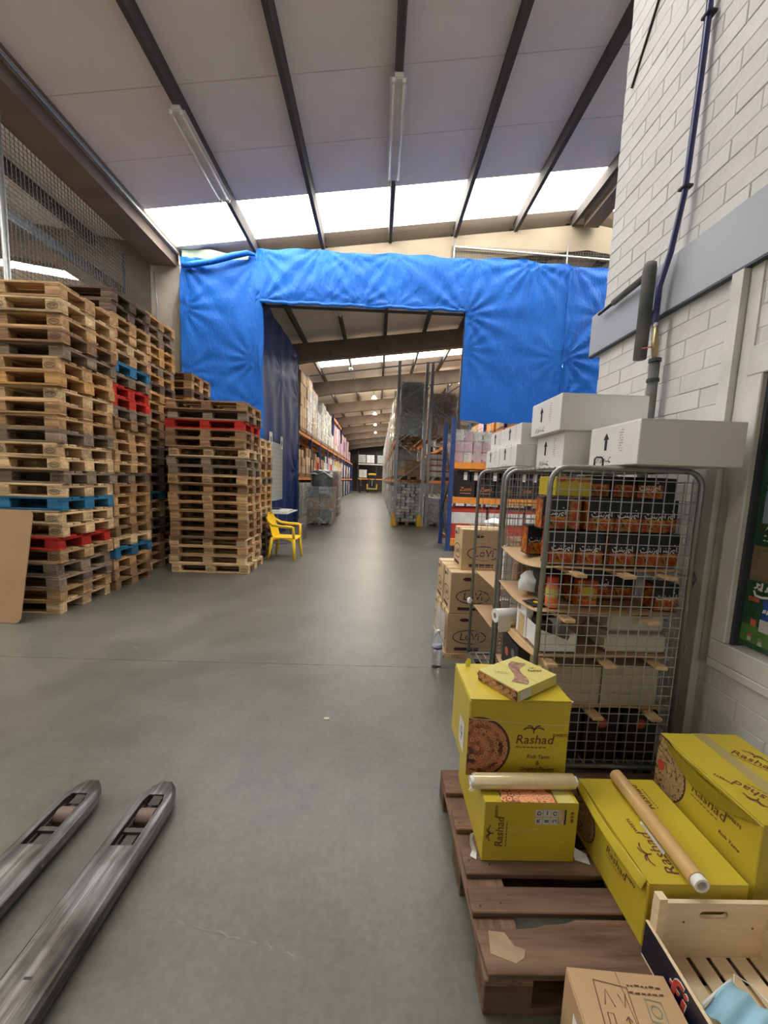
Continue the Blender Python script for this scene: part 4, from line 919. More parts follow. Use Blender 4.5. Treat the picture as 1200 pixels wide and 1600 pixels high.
onface(o, MB().box(-.022, .022, -.065, .065, 0, .0006).mesh('picture', 'pic_spice'), 'left', 0, 0, (.10, .05, .15), name='picture')
for i in range(3):
    o = thing('spice_sachet', 'flat sachet with yellow sun picture lying on the second shelf, %s of a small pile' % ['lowest', 'middle', 'topmost'][i], 'sachet', (.845 + .006 * i, CY + .17 - .01 * i, SHZ[1] - .012 + .0055 * i + .006), (0, 0, R(10 + 9 * i)), 'sachets on the second shelf')
    part('pouch', MB().box(-.035, .035, -.055, .055, 0, .005), 'black_card', o, bevel=.002); part('sun_print', MB().lathe([(.022, .0052), (.022, .0056)], 14), 'chair_yellow', o)
# third shelf
o = box_thing('product_box', 'white box with food picture standing at the open side of the third shelf', 'box', (.845, CY + .27, SHZ[2] + .012), (.04, .13, .185), 'print_white')
onface(o, MB().box(-.03, .05, -.085, .03, 0, .0006).mesh('picture', 'pic_food'), 'left', 0, 0, (.04, .13, .185), name='picture')
onface(o, MB().lathe([(.02, 0), (.02, .0006)], 14).mesh('logo', 'tarp_green'), 'left', -.03, .06, (.04, .13, .185), name='logo')
o = box_thing('dark_box', 'dark box with a small white label on the third shelf', 'box', (.885, CY + .14, SHZ[2] + .012), (.07, .10, .135), 'black_card')
onface(o, MB().box(-.012, .012, -.018, .018, 0, .0006).mesh('label', 'print_white'), 'left', 0, .02, (.07, .10, .135), name='label')
o = box_thing('dark_box', 'tall dark green box behind the food picture box on the third shelf', 'box', (.91, CY + .32, SHZ[2] + .012), (.08, .16, .19), 'black_card')
rl = thing('paper_roll', 'white paper roll poking out of the open side of the nearest cage', 'roll', (.85, CY + .46, SHZ[2] + .054), (0, 0, R(12)))
part('paper', MB().lathe([(.016, -.12), (.041, -.12), (.041, .10), (.016, .10)], 24, axis='x', loop=True), 'paper', rl, smooth=False); shade_auto(rl.children[0].data, 40)
part('core', MB().lathe([(.0165, -.121), (.0165, -.118)], 16, axis='x'), 'carton_dark', rl)
part('loose_end', slab(lambda u, v, t: (u, -.041 - .01 * v + t, .0 - .085 * v), frange(-.12, -.04, 4), frange(0, 1, 5), .0008), 'paper', rl)
def open_tray(name, label, loc, dims, m, notch=True):
    w, d, h = dims; o = thing(name, label, 'box', loc)
    part('front_panel', MB().prism([(-w / 2, 0), (w / 2, 0), (w / 2, h * .85), (w * .33, h * .85), (w * .25, h * .55), (-w / 2, h)] if notch else [(-w / 2, 0), (w / 2, 0), (w / 2, h), (-w / 2, h)], -d / 2, -d / 2 + .004, 'y'), m, o)
    part('back_panel', MB().box(-w / 2, w / 2, d / 2 - .004, d / 2, 0, h), m, o); part('side_panel', MB().box(-w / 2, -w / 2 + .004, -d / 2, d / 2, 0, h), m, o); part('side_panel', MB().box(w / 2 - .004, w / 2, -d / 2, d / 2, 0, h * .8), m, o)
    part('bottom_panel', MB().box(-w / 2, w / 2, -d / 2, d / 2, 0, .004), m, o); return o
open_tray('display_tray', 'open white cardboard tray with a cut-down front on the third shelf', (.93, CY + .13, SHZ[2] + .012), (.19, .18, .115), 'carton_white')
mat('cream_pack', (0.62, 0.57, 0.46), 0.6, var=.05, scale=4, bump=.3, bscale=9)
for i, (x, z, w) in enumerate(((1.335, SHZ[2] + .012, .31), (1.355, SHZ[2] + .107, .29))):
    o = thing('rice_pack', '%s cream paper pack lying on the third shelf' % ['lower', 'upper'][i], 'pack', (x, CY + .16 + .04 * i, z), group='cream packs on the third shelf')
    part('pack_body', MB().box(-w / 2, w / 2, -.11, .11, 0, .092), 'cream_pack', o, bevel=.014)
    part('folded_end', MB().box(-w / 2 - .006, -w / 2 + .002, -.10, .10, .02, .07), 'cream_pack', o)
o = box_thing('flap_box', 'dark opened carton between the white tray and the cream packs', 'box', (1.10, CY + .38, SHZ[2] + .012), (.2, .2, .16), 'carton_dark')
# fourth shelf
for i, (x, w) in enumerate(((1.02, .27), (1.305, .285))): box_thing('beige_carton', 'plain beige carton on the lowest shelf, %s one' % ['left', 'right'][i], 'box', (x, CY + .15, SHZ[3] + .012), (w, .25, .20 + .01 * i), 'carton_beige', group='beige cartons in the nearest cage')
mat('badge_red', (0.62, 0.10, 0.06), 0.5)
def logo_box(label, loc, dims, faces):
    o = box_thing('black_carton', label, 'box', loc, dims, 'black_card', group='black cartons with red badges in the nearest cage')
    for (f, u, v, c) in faces: onface(o, cached(('bdg', c), lambda: MB().lathe([(.026, 0), (.026, .0006)], 18).mesh('badge', c)), f, u, v, dims, name='badge')
    return o
logo_box('black carton with red and grey badges at the open side of the lowest shelf', (.86, CY + .38, SHZ[3] + .012), (.09, .26, .19), [('left', -.04, .0, 'badge_red'), ('left', .06, .03, 'galv'), ('front', 0, .0, 'badge_red')])
for i, x in enumerate((.99, 1.19, 1.39)):
    o = logo_box('black carton with a red badge on the cage floor, %s one' % ['left', 'middle', 'right'][i], (x, CY + .17, .165), (.185, .28, .265), [('front', .0, .07, 'badge_red')])
    onface(o, text_mesh('I I I I', .03, 'print_purple'), 'front', 0, -.04, (.185, .28, .265))

# cage 2: loose shelves and packs seen through the gap
for k, z in enumerate((.86, .58)):
    single('cardboard_shelf', slab(lambda u, v, t: (u, v, z + t), frange(CX + .01, 1.45, 4), frange(2.50, 3.02, 4), -.005), 'carton', '%s brown cardboard shelf in the second cage' % ['upper', 'lower'][k], 'shelf', group='cardboard shelves in the second cage')
o = thing('white_panel_box', 'tall flat white box standing on edge in the second cage', 'box', (.905, 2.62, .862)); part('body', MB().box(-.03, .03, -.06, .06, 0, .27), 'carton_white', o, rot=(0, R(3), 0)); part('torn_lip', MB().prism([(-.03, .27), (.03, .26), (.0, .305)], -.06, -.055, 'y'), 'carton_white', o)
o = box_thing('tea_box', 'white box with a round green logo in the second cage', 'box', (.885, 2.53, .582), (.06, .10, .21), 'print_white'); onface(o, MB().box(-.045, .045, -.01, .09, 0, .0005).mesh('panel', 'black_card'), 'left', 0, 0, (.06, .1, .21), name='panel'); onface(o, MB().lathe([(.028, 0), (.028, .0008)], 14).mesh('logo', 'tarp_green'), 'left', 0, .04, (.06, .1, .21), name='logo', off=.002)
for i, (x, z, h) in enumerate(((1.06, .165, .40), (1.24, .165, .38), (1.10, .862, .30), (1.28, .862, .36))):
    box_thing('dark_carton', 'dark brown carton in the second cage, %s' % ['floor left', 'floor right', 'shelf left', 'shelf right'][i], 'box', (x, 2.80, z), (.17, .3, h), 'carton_dark', group='dark cartons in the second cage')
crumple('plastic_scrap', 'small crumpled white plastic tied to the second cage post', 'plastic', (.79, 3.05, .58), (.022, .022, .03), 8.0, 'plastic_white')

# white cartons on top of the cages
def white_box(loc, dims, label, rotz=0.0, chin=True):
    o = box_thing('white_carton', label, 'box', loc, dims, 'carton_white', rotz, 'white cartons on top of the roll cages')
    w, d, h = dims
    onface(o, arrow_mesh(.085, 'print_black'), 'left', -.05, .02, dims, name='arrow_print')
    onface(o, stroke_mesh(CHIN, .0035, 'print_black', key='chin'), 'left', .07, .015, dims)
    onface(o, stroke_mesh(SCRIPT_MADE, .0035, 'print_black', key='made'), 'left', -.055, -.07, dims)
    return o
TZ = CH + .02
white_box((1.37, 1.88, TZ), (.475, .39, .197), 'large white carton overhanging the nearest cage at the right')
white_box((1.225, 2.33, TZ + .199), (.48, .40, .197), 'highest white carton, resting across the cartons behind')
white_box((1.245, 2.33, TZ), (.44, .36, .197), 'white carton under the highest one, mostly in its shade')
for i, (x, y, z) in enumerate(((1.11, 2.705, 0), (1.11, 3.055, 0), (1.14, 2.72, .142), (1.14, 3.06, .142))):
    white_box((x, y, TZ + .015 + z), (.42, .34, .14), 'smaller white carton behind, %s' % ['lower layer, nearer one', 'lower layer, further one', 'upper layer, nearer one', 'upper layer, further one'][i])

# ================================================================ BROWN CARTONS AND BOTTLE
def lovi(loc, label, face=True, dims=(.40, .31, .365)):
    o = box_thing('brown_carton', label, 'box', loc, dims, 'carton_light', 0, 'brown branded cartons beside the cages', tape='tape', tapeax='x')
    w, d, h = dims
    for f, hw in (('front', w / 2), ('left', d / 2)):
        sx = min(.145, hw * .85)
        onface(o, stroke_mesh([arc(0, 0, sx, .062, 0, 360, 28)], .008, 'print_purple', key=('ov', round(sx, 3))), f, .0, -.03, dims, name='oval_print')
        onface(o, text_mesh('LoVi', .095 if f == 'front' else .075, 'print_purple', shear=.1), f, 0, -.03, dims, off=.0016)
        onface(o, cached(('cap', sx), lambda: MB().prism(arc(0, 0, .045, .016, 0, 360, 16)[:-1], 0, .0006).mesh('badge', 'print_purple')), f, -.05 if f == 'front' else -.09, .125, dims, name='badge')
        onface(o, cached(('strip', sx), lambda: MB().box(-sx * .75, sx * .75, -.014, .014, 0, .0006).mesh('print_strip', 'print_purple')), f, -.02, -.14, dims, name='print_strip')
    return o
pl = thing('carton_skid', 'low wooden skid with dark letters under the brown cartons', 'skid', (.84, 3.40, 0))
part('deck', MB().box(-.2, .2, -.16, .5, .035, .055), 'batten_wood', pl)
for y in (-.15, .15, .47): part('runner', MB().box(-.19, .19, y - .012, y + .012, 0, .035), 'batten_wood', pl)
link('lettering', text_mesh('ITC', .04, 'print_black'), pl, (-.10, -.1635, .028), (R(90), 0, 0))
lovi((.855, 3.40, .056), 'brown carton at the bottom front of the stack beside the water bottle')
lovi((.845, 3.725, .056), 'brown carton at the bottom back of the stack by the cages')
lovi((.865, 3.40, .423), 'brown carton in the middle of the stack, nearest one')
lovi((.855, 3.72, .423), 'brown carton in the middle of the stack, behind the nearest')
lovi((.965, 3.50, .790), 'topmost brown carton of the stack behind the cage post')
# translucent film torn off the lower carton
m, nt, b, out = nmat('clear_film')
b.inputs['Base Color'].default_value = (.8, .8, .8, 1); b.inputs['Roughness'].default_value = .2
t = N(nt, 'ShaderNodeBsdfTransparent'); mx = N(nt, 'ShaderNodeMixShader'); mx.inputs[0].default_value = .32
nt.links.new(t.outputs[0], mx.inputs[1]); nt.links.new(b.outputs[0], mx.inputs[2]); nt.links.new(mx.outputs[0], out.inputs[0])
single('plastic_film', slab(lambda u, v, t: (.632 - .03 * (1 - v) * math.sin(3 * u) + t, 3.24 + u, .02 + .40 * v - .10 * v * u), frange(0, .42, 10), frange(0, 1, 10), .001), 'clear_film', 'torn clear plastic film hanging on the lower brown carton', 'film', smooth=True)
m, nt, b, out = nmat('bottle_clear')
b.inputs['Base Color'].default_value = (.93, .96, .98, 1); b.inputs['Roughness'].default_value = .05; b.inputs['Transmission Weight'].default_value = .9; b.inputs['IOR'].default_value = 1.33
mat('label_blue', (0.06, 0.07, 0.22), 0.4); mat('label_pale', (0.55, 0.58, 0.72), 0.4)
bo = thing('water_bottle', 'clear plastic water bottle standing on the floor by the brown cartons', 'bottle', (.552, 3.10, 0))
prof = [(.034, 0), (.041, .008), (.041, .03), (.038, .036), (.041, .042), (.041, .07), (.038, .076), (.041, .082), (.041, .12), (.039, .126), (.041, .132), (.041, .215), (.036, .245), (.022, .28), (.013, .295), (.013, .308)]
part('bottle_body', MB().lathe(prof, 24), 'bottle_clear', bo, smooth=True)
part('label', MB().lathe([(.0412, .165), (.0416, .166), (.0416, .205), (.0412, .206)], 24), 'label_pale', bo, smooth=True); part('label_band', MB().lathe([(.0417, .168), (.0419, .169), (.0419, .182), (.0417, .183)], 24), 'label_blue', bo, smooth=True)
part('cap', MB().lathe([(.015, .305), (.015, .322), (.013, .325)], 16), 'print_white', bo)
# ================================================================ FOREGROUND PALLET WITH YELLOW CARTONS
rnd = random.Random(21)
TONES['umber'] = (0.235, 0.145, 0.098)
fp = thing('wooden_pallet', 'dark brown weathered pallet on the floor carrying the yellow cartons', 'pallet', (.962, 1.355, 0))
def fc(k=1.0): k *= rnd.uniform(.85, 1.15); return tuple(x * k for x in TONES['umber'])
for y, w in ((-.35, .1), (0, .145), (.35, .1)): link('bottom_board', bxm('bottom_board%d' % (w * 1000), PW, w, T), fp, (0, y, T / 2), color=fc())
for y, w in ((-.35, .1), (0, .145), (.35, .1)):
    for x in (-.5275, 0, .5275): link('block', bxm('block%d' % (w * 1000), .145, w, BH), fp, (x, y, T + BH / 2), color=fc(.8))
for x in (-.5275, 0, .5275): link('cross_board', bxm('cross_board', .145, PD, T, 'grain_y'), fp, (x, 0, T + BH + T / 2), color=fc(.9))
for i, (y, w) in enumerate(((-.3275, .145), (-.195, .085), (-.06, .10), (.12, .10), (.3275, .145))):
    if i == 0:   # broken front board
        mb = MB(); x0, x1 = -.6, .6
        mb.prism([(x0 + .01, -.0725), (x1, -.0725), (x1, .0725), (-.26, .0725), (-.30, .060), (-.34, .058), (-.37, .0575), (-.40, .048), (-.46, .045), (-.50, .044), (-.57, .046), (x0, .040)], -T / 2, T / 2)
        part('deck_board', mb, 'pallet_wood', fp, (0, y, PH - T / 2), bevel=.002, color=fc(1.05))
    else:
        part('deck_board', MB().box(-.6 + rnd.uniform(0, .012), .6, -w / 2, w / 2, -T / 2, T / 2), 'pallet_wood', fp, (0, y, PH - T / 2), bevel=.003, color=fc(1.1))
mat('splinter', (0.36, 0.25, 0.155), 0.9, var=.2, scale=20)
mb = MB(); mb.prism([(-.57, -.02), (-.50, -.045), (-.47, -.03), (-.46, -.01), (-.49, 0), (-.51, .035), (-.56, .04)], PH + .0003, PH + .0012); part('bare_patch', mb, 'splinter', fp, (0, -.33, 0))

mat('nail', (0.05, 0.045, 0.04), 0.6, metal=.5)
for y in (-.3275, -.195, -.06, .12, .3275):
    for x in (-.56, -.50, -.02, .03, .50, .56): link('nail', cached(('nail',), lambda: MB().lathe([(.004, 0), (.004, .0008)], 8).mesh('nail', 'nail')), fp, (x + rnd.uniform(-.01, .01), y + rnd.uniform(-.025, .025), PH))
PALM = [[(0, -.006), (0, .010)], [(0, .010), (.012, .018), (.028, .017), (.040, .010)], [(0, .010), (-.012, .018), (-.028, .017), (-.040, .010)], [(0, .012), (.010, .024), (.024, .027)], [(0, .012), (-.010, .024), (-.024, .027)]]
def brand(o, face, u, v, dims, s=1.0, ang=0.0, full=True):
    ca, sa = math.cos(ang), math.sin(ang)
    def at(du, dv): return (u + (du * ca - dv * sa) * s, v + (du * sa + dv * ca) * s)
    onface(o, text_mesh('Rashad', .052 * s, 'print_brown', shear=.15), face, *at(0, 0), dims, ang)
    onface(o, stroke_mesh([[(x * s, y * s) for x, y in st] for st in PALM], .0045 * s, 'print_brown', key=('palm', s)), face, *at(-.005, .032), dims, ang, name='palm_print')
    onface(o, stroke_mesh(dashes(.12 * s, .009 * s, 6, 1), .004 * s, 'print_brown', key=('d2', s)), face, *at(-.01, -.030), dims, ang)
    if full: onface(o, text_mesh('SWEETS', .017 * s, 'print_brown'), face, *at(.100, .020), dims, ang)
def clip_disc(cu, cv, r, umin, umax, vmin, vmax, n=40):
    pts = []
    for k in range(n):
        a = 2 * math.pi * k / n; pts.append((min(umax, max(umin, cu + r * math.cos(a))), min(vmax, max(vmin, cv + r * math.sin(a)))))
    out = [pts[0]]
    for p in pts[1:]:
        if math.hypot(p[0] - out[-1][0], p[1] - out[-1][1]) > 1e-5: out.append(p)
    return out
def disc_print(o, face, cu, cv, r, dims, m, name='cookie_print', rim=True):
    w = dims[0] if face in ('front', 'top') else dims[1]; h = dims[2] if face != 'top' else dims[1]
    if rim: onface(o, MB().prism(clip_disc(cu, cv, r * 1.07, -w / 2, w / 2, -h / 2, h / 2), 0, .0004).mesh('rim_print', 'print_purple'), face, 0, 0, dims, name='rim_print', off=.0006)
    p = onface(o, MB().prism(clip_disc(cu, cv, r, -w / 2, w / 2, -h / 2, h / 2), 0, .0005).mesh(name, m), face, 0, 0, dims, name=name, off=.0011)
    return p
def biscuits(parent, face, cu, cv, r, dims, rr=.011, rings=(.0, .35, .65, .93), m='biscuit_print'):
    w = dims[0] if face in ('front', 'top') else dims[1]; h = dims[2] if face != 'top' else dims[1]
    mb = MB()
    for q in rings:
        n = max(1, int(2 * math.pi * q * r / (rr * 1.9)))
        for k in range(n):
            a = 2 * math.pi * k / n + q * 3; u, v = cu + q * r * math.cos(a), cv + q * r * math.sin(a)
            if abs(u) < w / 2 - rr and abs(v) < h / 2 - rr:
                N_ = 10; n0 = len(mb.v)
                mb.v += [(u + rr * .95 * math.cos(2 * math.pi * i / N_), v + rr * .95 * math.sin(2 * math.pi * i / N_), .0006) for i in range(N_)] + [(u + rr * .35 * math.cos(2 * math.pi * i / N_), v + rr * .35 * math.sin(2 * math.pi * i / N_), .0006) for i in range(N_)]
                mb.f += [(n0 + i, n0 + (i + 1) % N_, n0 + N_ + (i + 1) % N_, n0 + N_ + i) for i in range(N_)]
    onface(parent, mb.mesh('biscuit_print', m, fix=False), face, 0, 0, dims, name='biscuit_print', off=.0018, kind='stuff')
mat('biscuit_print', (0.55, 0.25, 0.12), 0.6, var=.3, scale=60); mat('biscuit_tan', (0.44, 0.31, 0.15), 0.6, var=.3, scale=60); mat('biscuit_orange', (0.85, 0.42, 0.22), 0.6, var=.25, scale=60)
mat('label_white', (0.62, 0.60, 0.54), 0.6)

# lower carton with its printed top showing
d2 = (.355, .41, .245); o = box_thing('yellow_carton', 'yellow sweets carton with handling symbols on the pallet, under the film roll', 'box', (.617, 1.497, .141), d2, 'yellow_card', group='yellow sweets cartons')
onface(o, MB().box(-.10, .10, -.07, .07, 0, .0005).mesh('cookie_print', 'pic_cookie_bright'), 'top', -.01, -.135, d2, name='cookie_print', off=.001)
mb = MB()
for i in range(9):
    for j in range(6):
        u, v = -.095 + .0235 * i + (.012 if j % 2 else 0), -.19 + .022 * j; N_ = 10; n0 = len(mb.v)
        if u > .088: continue
        mb.v += [(u + .0105 * math.cos(2 * math.pi * k / N_), v + .0105 * math.sin(2 * math.pi * k / N_), .0004) for k in range(N_)] + [(u + .004 * math.cos(2 * math.pi * k / N_), v + .004 * math.sin(2 * math.pi * k / N_), .0004) for k in range(N_)]
        mb.f += [(n0 + k, n0 + (k + 1) % N_, n0 + N_ + (k + 1) % N_, n0 + N_ + k) for k in range(N_)]
onface(o, mb.mesh('biscuit_print', 'biscuit_orange', fix=False), 'top', -.01, 0, d2, name='biscuit_print', off=.0018, kind='stuff')
for s in (-1, 1): onface(o, MB().box(-.002, .002, -.07, .07, 0, .0006).mesh('rim_print', 'print_purple'), 'top', -.01 + s * .101, -.135, d2, name='rim_print', off=.0012)
onface(o, MB().box(-.032, .032, -.07, .07, 0, .0005).mesh('pale_panel', 'yellow_pale'), 'top', .13, -.135, d2, name='pale_panel', off=.001)
SYM = {0: [[(-.006, -.006), (.006, -.006), (.006, .002), (0, .008), (-.006, .002), (-.006, -.006)]], 1: [[(0, -.006), (0, .006)], [(0, .008)]], 2: [arc(0, 0, .007, .007, 30, 330, 10)], 3: [[(-.005, -.007), (-.005, .007)], [(.004, -.007), (-.002, 0), (.004, .007)]], 4: [[(-.008, .003), (.008, .003)], [(-.008, -.003), (.008, -.003)]], 5: [[(-.006, -.006), (-.006, .005), (.005, .005), (.005, -.004)]]}
for k in range(6):
    u, v = .028 + .030 * (k % 3), .082 - .032 * (k // 3)
    q = onface(o, cached(('lw',), lambda: MB().box(-.0138, .0138, -.0145, .0145, 0, .0005).mesh('symbol_tile', 'label_white')), 'front', u, v, d2, name='symbol_tile')
    link('symbol', stroke_mesh(SYM[k], .0035, 'print_black', key=('sym', k)), q, (0, 0, .0006))
onface(o, MB().box(-.003, .003, -.03, .03, 0, .0005).mesh('bar_print', 'print_black'), 'front', .128, .066, d2, name='bar_print')
onface(o, MB().box(-.012, .012, -.03, .03, 0, .0005).mesh('print_block', 'pic_food'), 'front', .112, .066, d2, name='print_block')
onface(o, text_mesh('IIII II III', .016, 'print_brown'), 'front', .155, .066, d2, R(90))
brand(o, 'front', -.115, .0, d2, .85, R(90), full=True)
onface(o, MB().add([(-.17, .0, .0004), (-.05, -.004, .0004), (.03, .006, .0004), (.03, .009, .0004), (-.05, -.001, .0004), (-.17, .003, .0004)], [(0, 1, 4, 5), (1, 2, 3, 4)]).mesh('scuff', 'yellow_pale'), 'front', 0, .01, d2, name='scuff')

# upper carton
d1 = (.408, .30, .325); o = box_thing('yellow_carton', 'large yellow sweets carton with round cookie tray picture, under the small box', 'box', (.600, 1.574, .387), d1, 'yellow_card', group='yellow sweets cartons', bevel=.005)
disc_print(o, 'front', -.165, -.045, .125, d1, 'pic_cookie'); biscuits(o, 'front', -.165, -.045, .122, d1)
brand(o, 'front', .065, -.005, d1, 1.05)
onface(o, text_mesh('Rich Taste', .022, 'print_brown', shear=.2), 'front', .085, -.078, d1); onface(o, text_mesh('&', .026, 'print_brown'), 'front', .085, -.105, d1); onface(o, text_mesh('Original Flavour', .022, 'print_brown', shear=.2), 'front', .085, -.132, d1)
onface(o, MB().box(-.045, .045, -.062, .062, 0, .0005).mesh('white_label', 'label_white'), 'left', .05, -.05, d1, name='white_label')
onface(o, text_mesh('II I\nI III\nII', .022, 'print_black'), 'left', .05, -.05, d1, off=.002)
brand(o, 'top', -.07, .05, d1, .8)
onface(o, MB().prism([(-.2, .0), (-.04, -.012), (.06, -.02), (.2, -.022), (.2, -.026), (.06, -.024), (-.04, -.016), (-.2, -.005)], 0, .0004).mesh('tape_edge', 'yellow_pale'), 'front', 0, .085, d1, name='tape_edge')
part('crushed_corner', MB().add([(.19, -.152, .30), (.21, -.15, .325), (.212, -.13, .318), (.204, -.148, .285)], [(0, 1, 2), (0, 2, 3)]), 'carton_light', o)
mat('note_yellow', (0.85, 0.80, 0.05), 0.5)
single('yellow_tag', MB().add([(0, 0, 0), (.022, .004, .0), (.026, .008, .028), (.012, .006, .044), (-.002, .005, .022)], [(0, 1, 2, 3, 4)]), 'note_yellow', 'bright yellow torn tag at the back edge of the large carton', 'tag', (.438, 1.690, .7125))

# cookie box on top
d5 = (.262, .205, .046); o = box_thing('cookie_box', 'small yellow sweets box with window lying on the large carton', 'box', (.630, 1.560, .7135), d5, 'yellow_pale', R(33), bevel=.002)
def swirl():
    L = []; Rr = []
    for k in range(13):
        t = k / 12; y = -.095 + .19 * t; cx = .014 * math.sin(2 * math.pi * t + .4); w = .026 + .006 * math.cos(2 * math.pi * t)
        L.append((cx - w, y)); Rr.append((cx + w, y))
    return L + Rr[::-1]
picture('pic_window', [(0, (.48, .33, .22)), (.4, (.36, .20, .13)), (.8, (.20, .10, .07))], 40)
onface(o, MB().prism(swirl(), 0, .0005).mesh('window_print', 'pic_window'), 'top', 0, .0, d5, R(-52), name='window_print', off=.001)
onface(o, stroke_mesh(dashes(.06, .008, 9, 2), .003, 'print_brown', key='d3'), 'top', -.065, .03, d5, R(-40)); brand(o, 'top', .075, -.03, d5, .42, R(-30), full=False)
for f, L in (('left', .205),):
    onface(o, MB().box(-L / 2 + .002, L / 2 - .002, -.020, .020, 0, .0005).mesh('cookie_print', 'pic_cookie'), f, 0, 0, d5, name='cookie_print', off=.0008)
mb = MB()
for i in range(17):
    u = -.09 + .0112 * i; v = .010 * math.sin(i * 2.1) - .003; N_ = 9; n0 = len(mb.v)
    mb.v += [(u + .0075 * math.cos(2 * math.pi * k / N_), v + .0075 * math.sin(2 * math.pi * k / N_), .0003) for k in range(N_)] + [(u + .0028 * math.cos(2 * math.pi * k / N_), v + .0028 * math.sin(2 * math.pi * k / N_), .0003) for k in range(N_)]
    mb.f += [(n0 + k, n0 + (k + 1) % N_, n0 + N_ + (k + 1) % N_, n0 + N_ + k) for k in range(N_)]
onface(o, mb.mesh('biscuit_print', 'biscuit_tan', fix=False), 'left', 0, 0, d5, name='biscuit_print', off=.0016, kind='stuff')
onface(o, MB().box(-.035, .035, -.018, .018, 0, .0004).mesh('info_print', 'label_white'), 'front', -.085, 0, d5, name='info_print', off=.001)

# film roll on the lower carton
m, nt, b, out = nmat('film_roll'); b.inputs['Base Color'].default_value = (.74, .62, .36, 1); b.inputs['Roughness'].default_value = .12; b.inputs['Coat Weight'].default_value = .8; b.inputs['Specular IOR Level'].default_value = .8
tc = N(nt, 'ShaderNodeTexCoord'); mpp = N(nt, 'ShaderNodeMapping'); mpp.inputs['Scale'].default_value = (30, 1, 1); nt.links.new(tc.outputs['Object'], mpp.inputs[0]); wv = N(nt, 'ShaderNodeTexNoise'); wv.inputs['Scale'].default_value = 2; nt.links.new(mpp.outputs[0], wv.inputs['Vector'])
rp = ramp(nt, [(.2, (.66, .53, .26)), (.8, (.72, .60, .34))]); nt.links.new(wv.outputs['Fac'], rp.inputs[0]); nt.links.new(rp.outputs[0], b.inputs['Base Color'])
fr = thing('film_roll', 'roll of clear stretch film lying across the lower yellow carton', 'film roll', (.607, 1.362, .387 + .0285), (0, 0, R(1)))
r_ = part('film', MB().lathe([(.016, -.196), (.0265, -.198), (.028, -.195), (.0285, 0), (.028, .195), (.0265, .198), (.016, .196)], 28, axis='x', loop=True), 'film_roll', fr); shade_auto(r_.data, 40)
for s in (-1, 1): c_ = part('core', MB().lathe([(.012, s * .21), (.0175, s * .21), (.0175, s * .19), (.012, s * .19)], 20, axis='x', loop=True), 'print_white', fr); shade_auto(c_.data, 40)
part('loose_film', slab(lambda u, v, t: (-.20 - .01 * v + .006 * math.sin(9 * u), -.02 + .03 * u, -.024 - .01 * v + t), frange(0, 1, 5), frange(0, 1, 4), .0008), 'clear_film', fr)
# paper scraps at the corners of the lower carton
single('torn_paper', MB().add([(0, 0, 0), (.02, -.015, .002), (.028, .008, .004), (.012, .02, .003), (.010, .022, .05), (.020, .026, .075), (.002, .024, .07), (.002, .02, .03)], [(0, 1, 2, 3), (3, 2, 4), (3, 4, 5, 6, 7)]), 'paper', 'torn white paper at the left corner of the lower yellow carton', 'paper', (.402, 1.31, .142))
single('torn_paper', MB().add([(0, 0, 0), (.05, -.02, .002), (.055, .02, .004), (.01, .045, .012)], [(0, 1, 2, 3)]), 'paper', 'small white paper between the two yellow cartons on the pallet', 'paper', (.803, 1.30, .142))

# long carton on its side
d3 = (.315, .42, .222); o = box_thing('yellow_carton', 'yellow sweets carton lying lengthwise on the pallet with a long roll on it', 'box', (1.028, 1.235, .141), d3, 'yellow_card', group='yellow sweets cartons')
disc_print(o, 'left', -.155, .0, .085, d3, 'pic_rings'); biscuits(o, 'left', -.155, 0, .085, d3, m='biscuit_tan')
brand(o, 'left', .06, .02, d3, .75)
brand(o, 'top', -.055, -.11, d3, 1.0, R(-90 + 180)); brand(o, 'top', .05, .12, d3, .8, R(90), full=False)
part('raised_flap', slab(lambda u, v, t: (-.158 - .012 * math.sin(math.pi * v) - .016 * u, -.2 + .4 * v, .222 + .003 - .035 * u * (1 - .5 * v) + t), frange(0, 1, 5), frange(0, 1, 14), .002), 'yellow_card', o, smooth=True)
rl = thing('long_roll', 'long tan paper-cored roll lying on the lengthwise yellow carton', 'roll', (1.020, 1.432, .364 + .0265), (0, 0, R(-1.5)))
mat('roll_tan', (0.62, 0.40, 0.16), 0.3, var=.05, coat=.5)
r_ = part('wrap', MB().tube([(0, 0, 0), (0, -.415, 0)], .026, 20), 'roll_tan', rl); shade_auto(r_.data, 40)
c_ = part('core', MB().lathe([(.015, -.435), (.0225, -.435), (.0225, -.38), (.015, -.38)], 20, axis='y', loop=True), 'print_white', rl); shade_auto(c_.data, 40)
part('core_hole', MB().lathe([(.0152, -.41), (.0152, -.40)], 20, axis='y'), 'carton_dark', rl)
part('loose_edge', slab(lambda u, v, t: (-.026 - .006 * v, -.20 - .12 * u, -.014 - .008 * v + t), frange(0, 1, 5), frange(0, 1, 3), .0008), 'clear_film', rl)

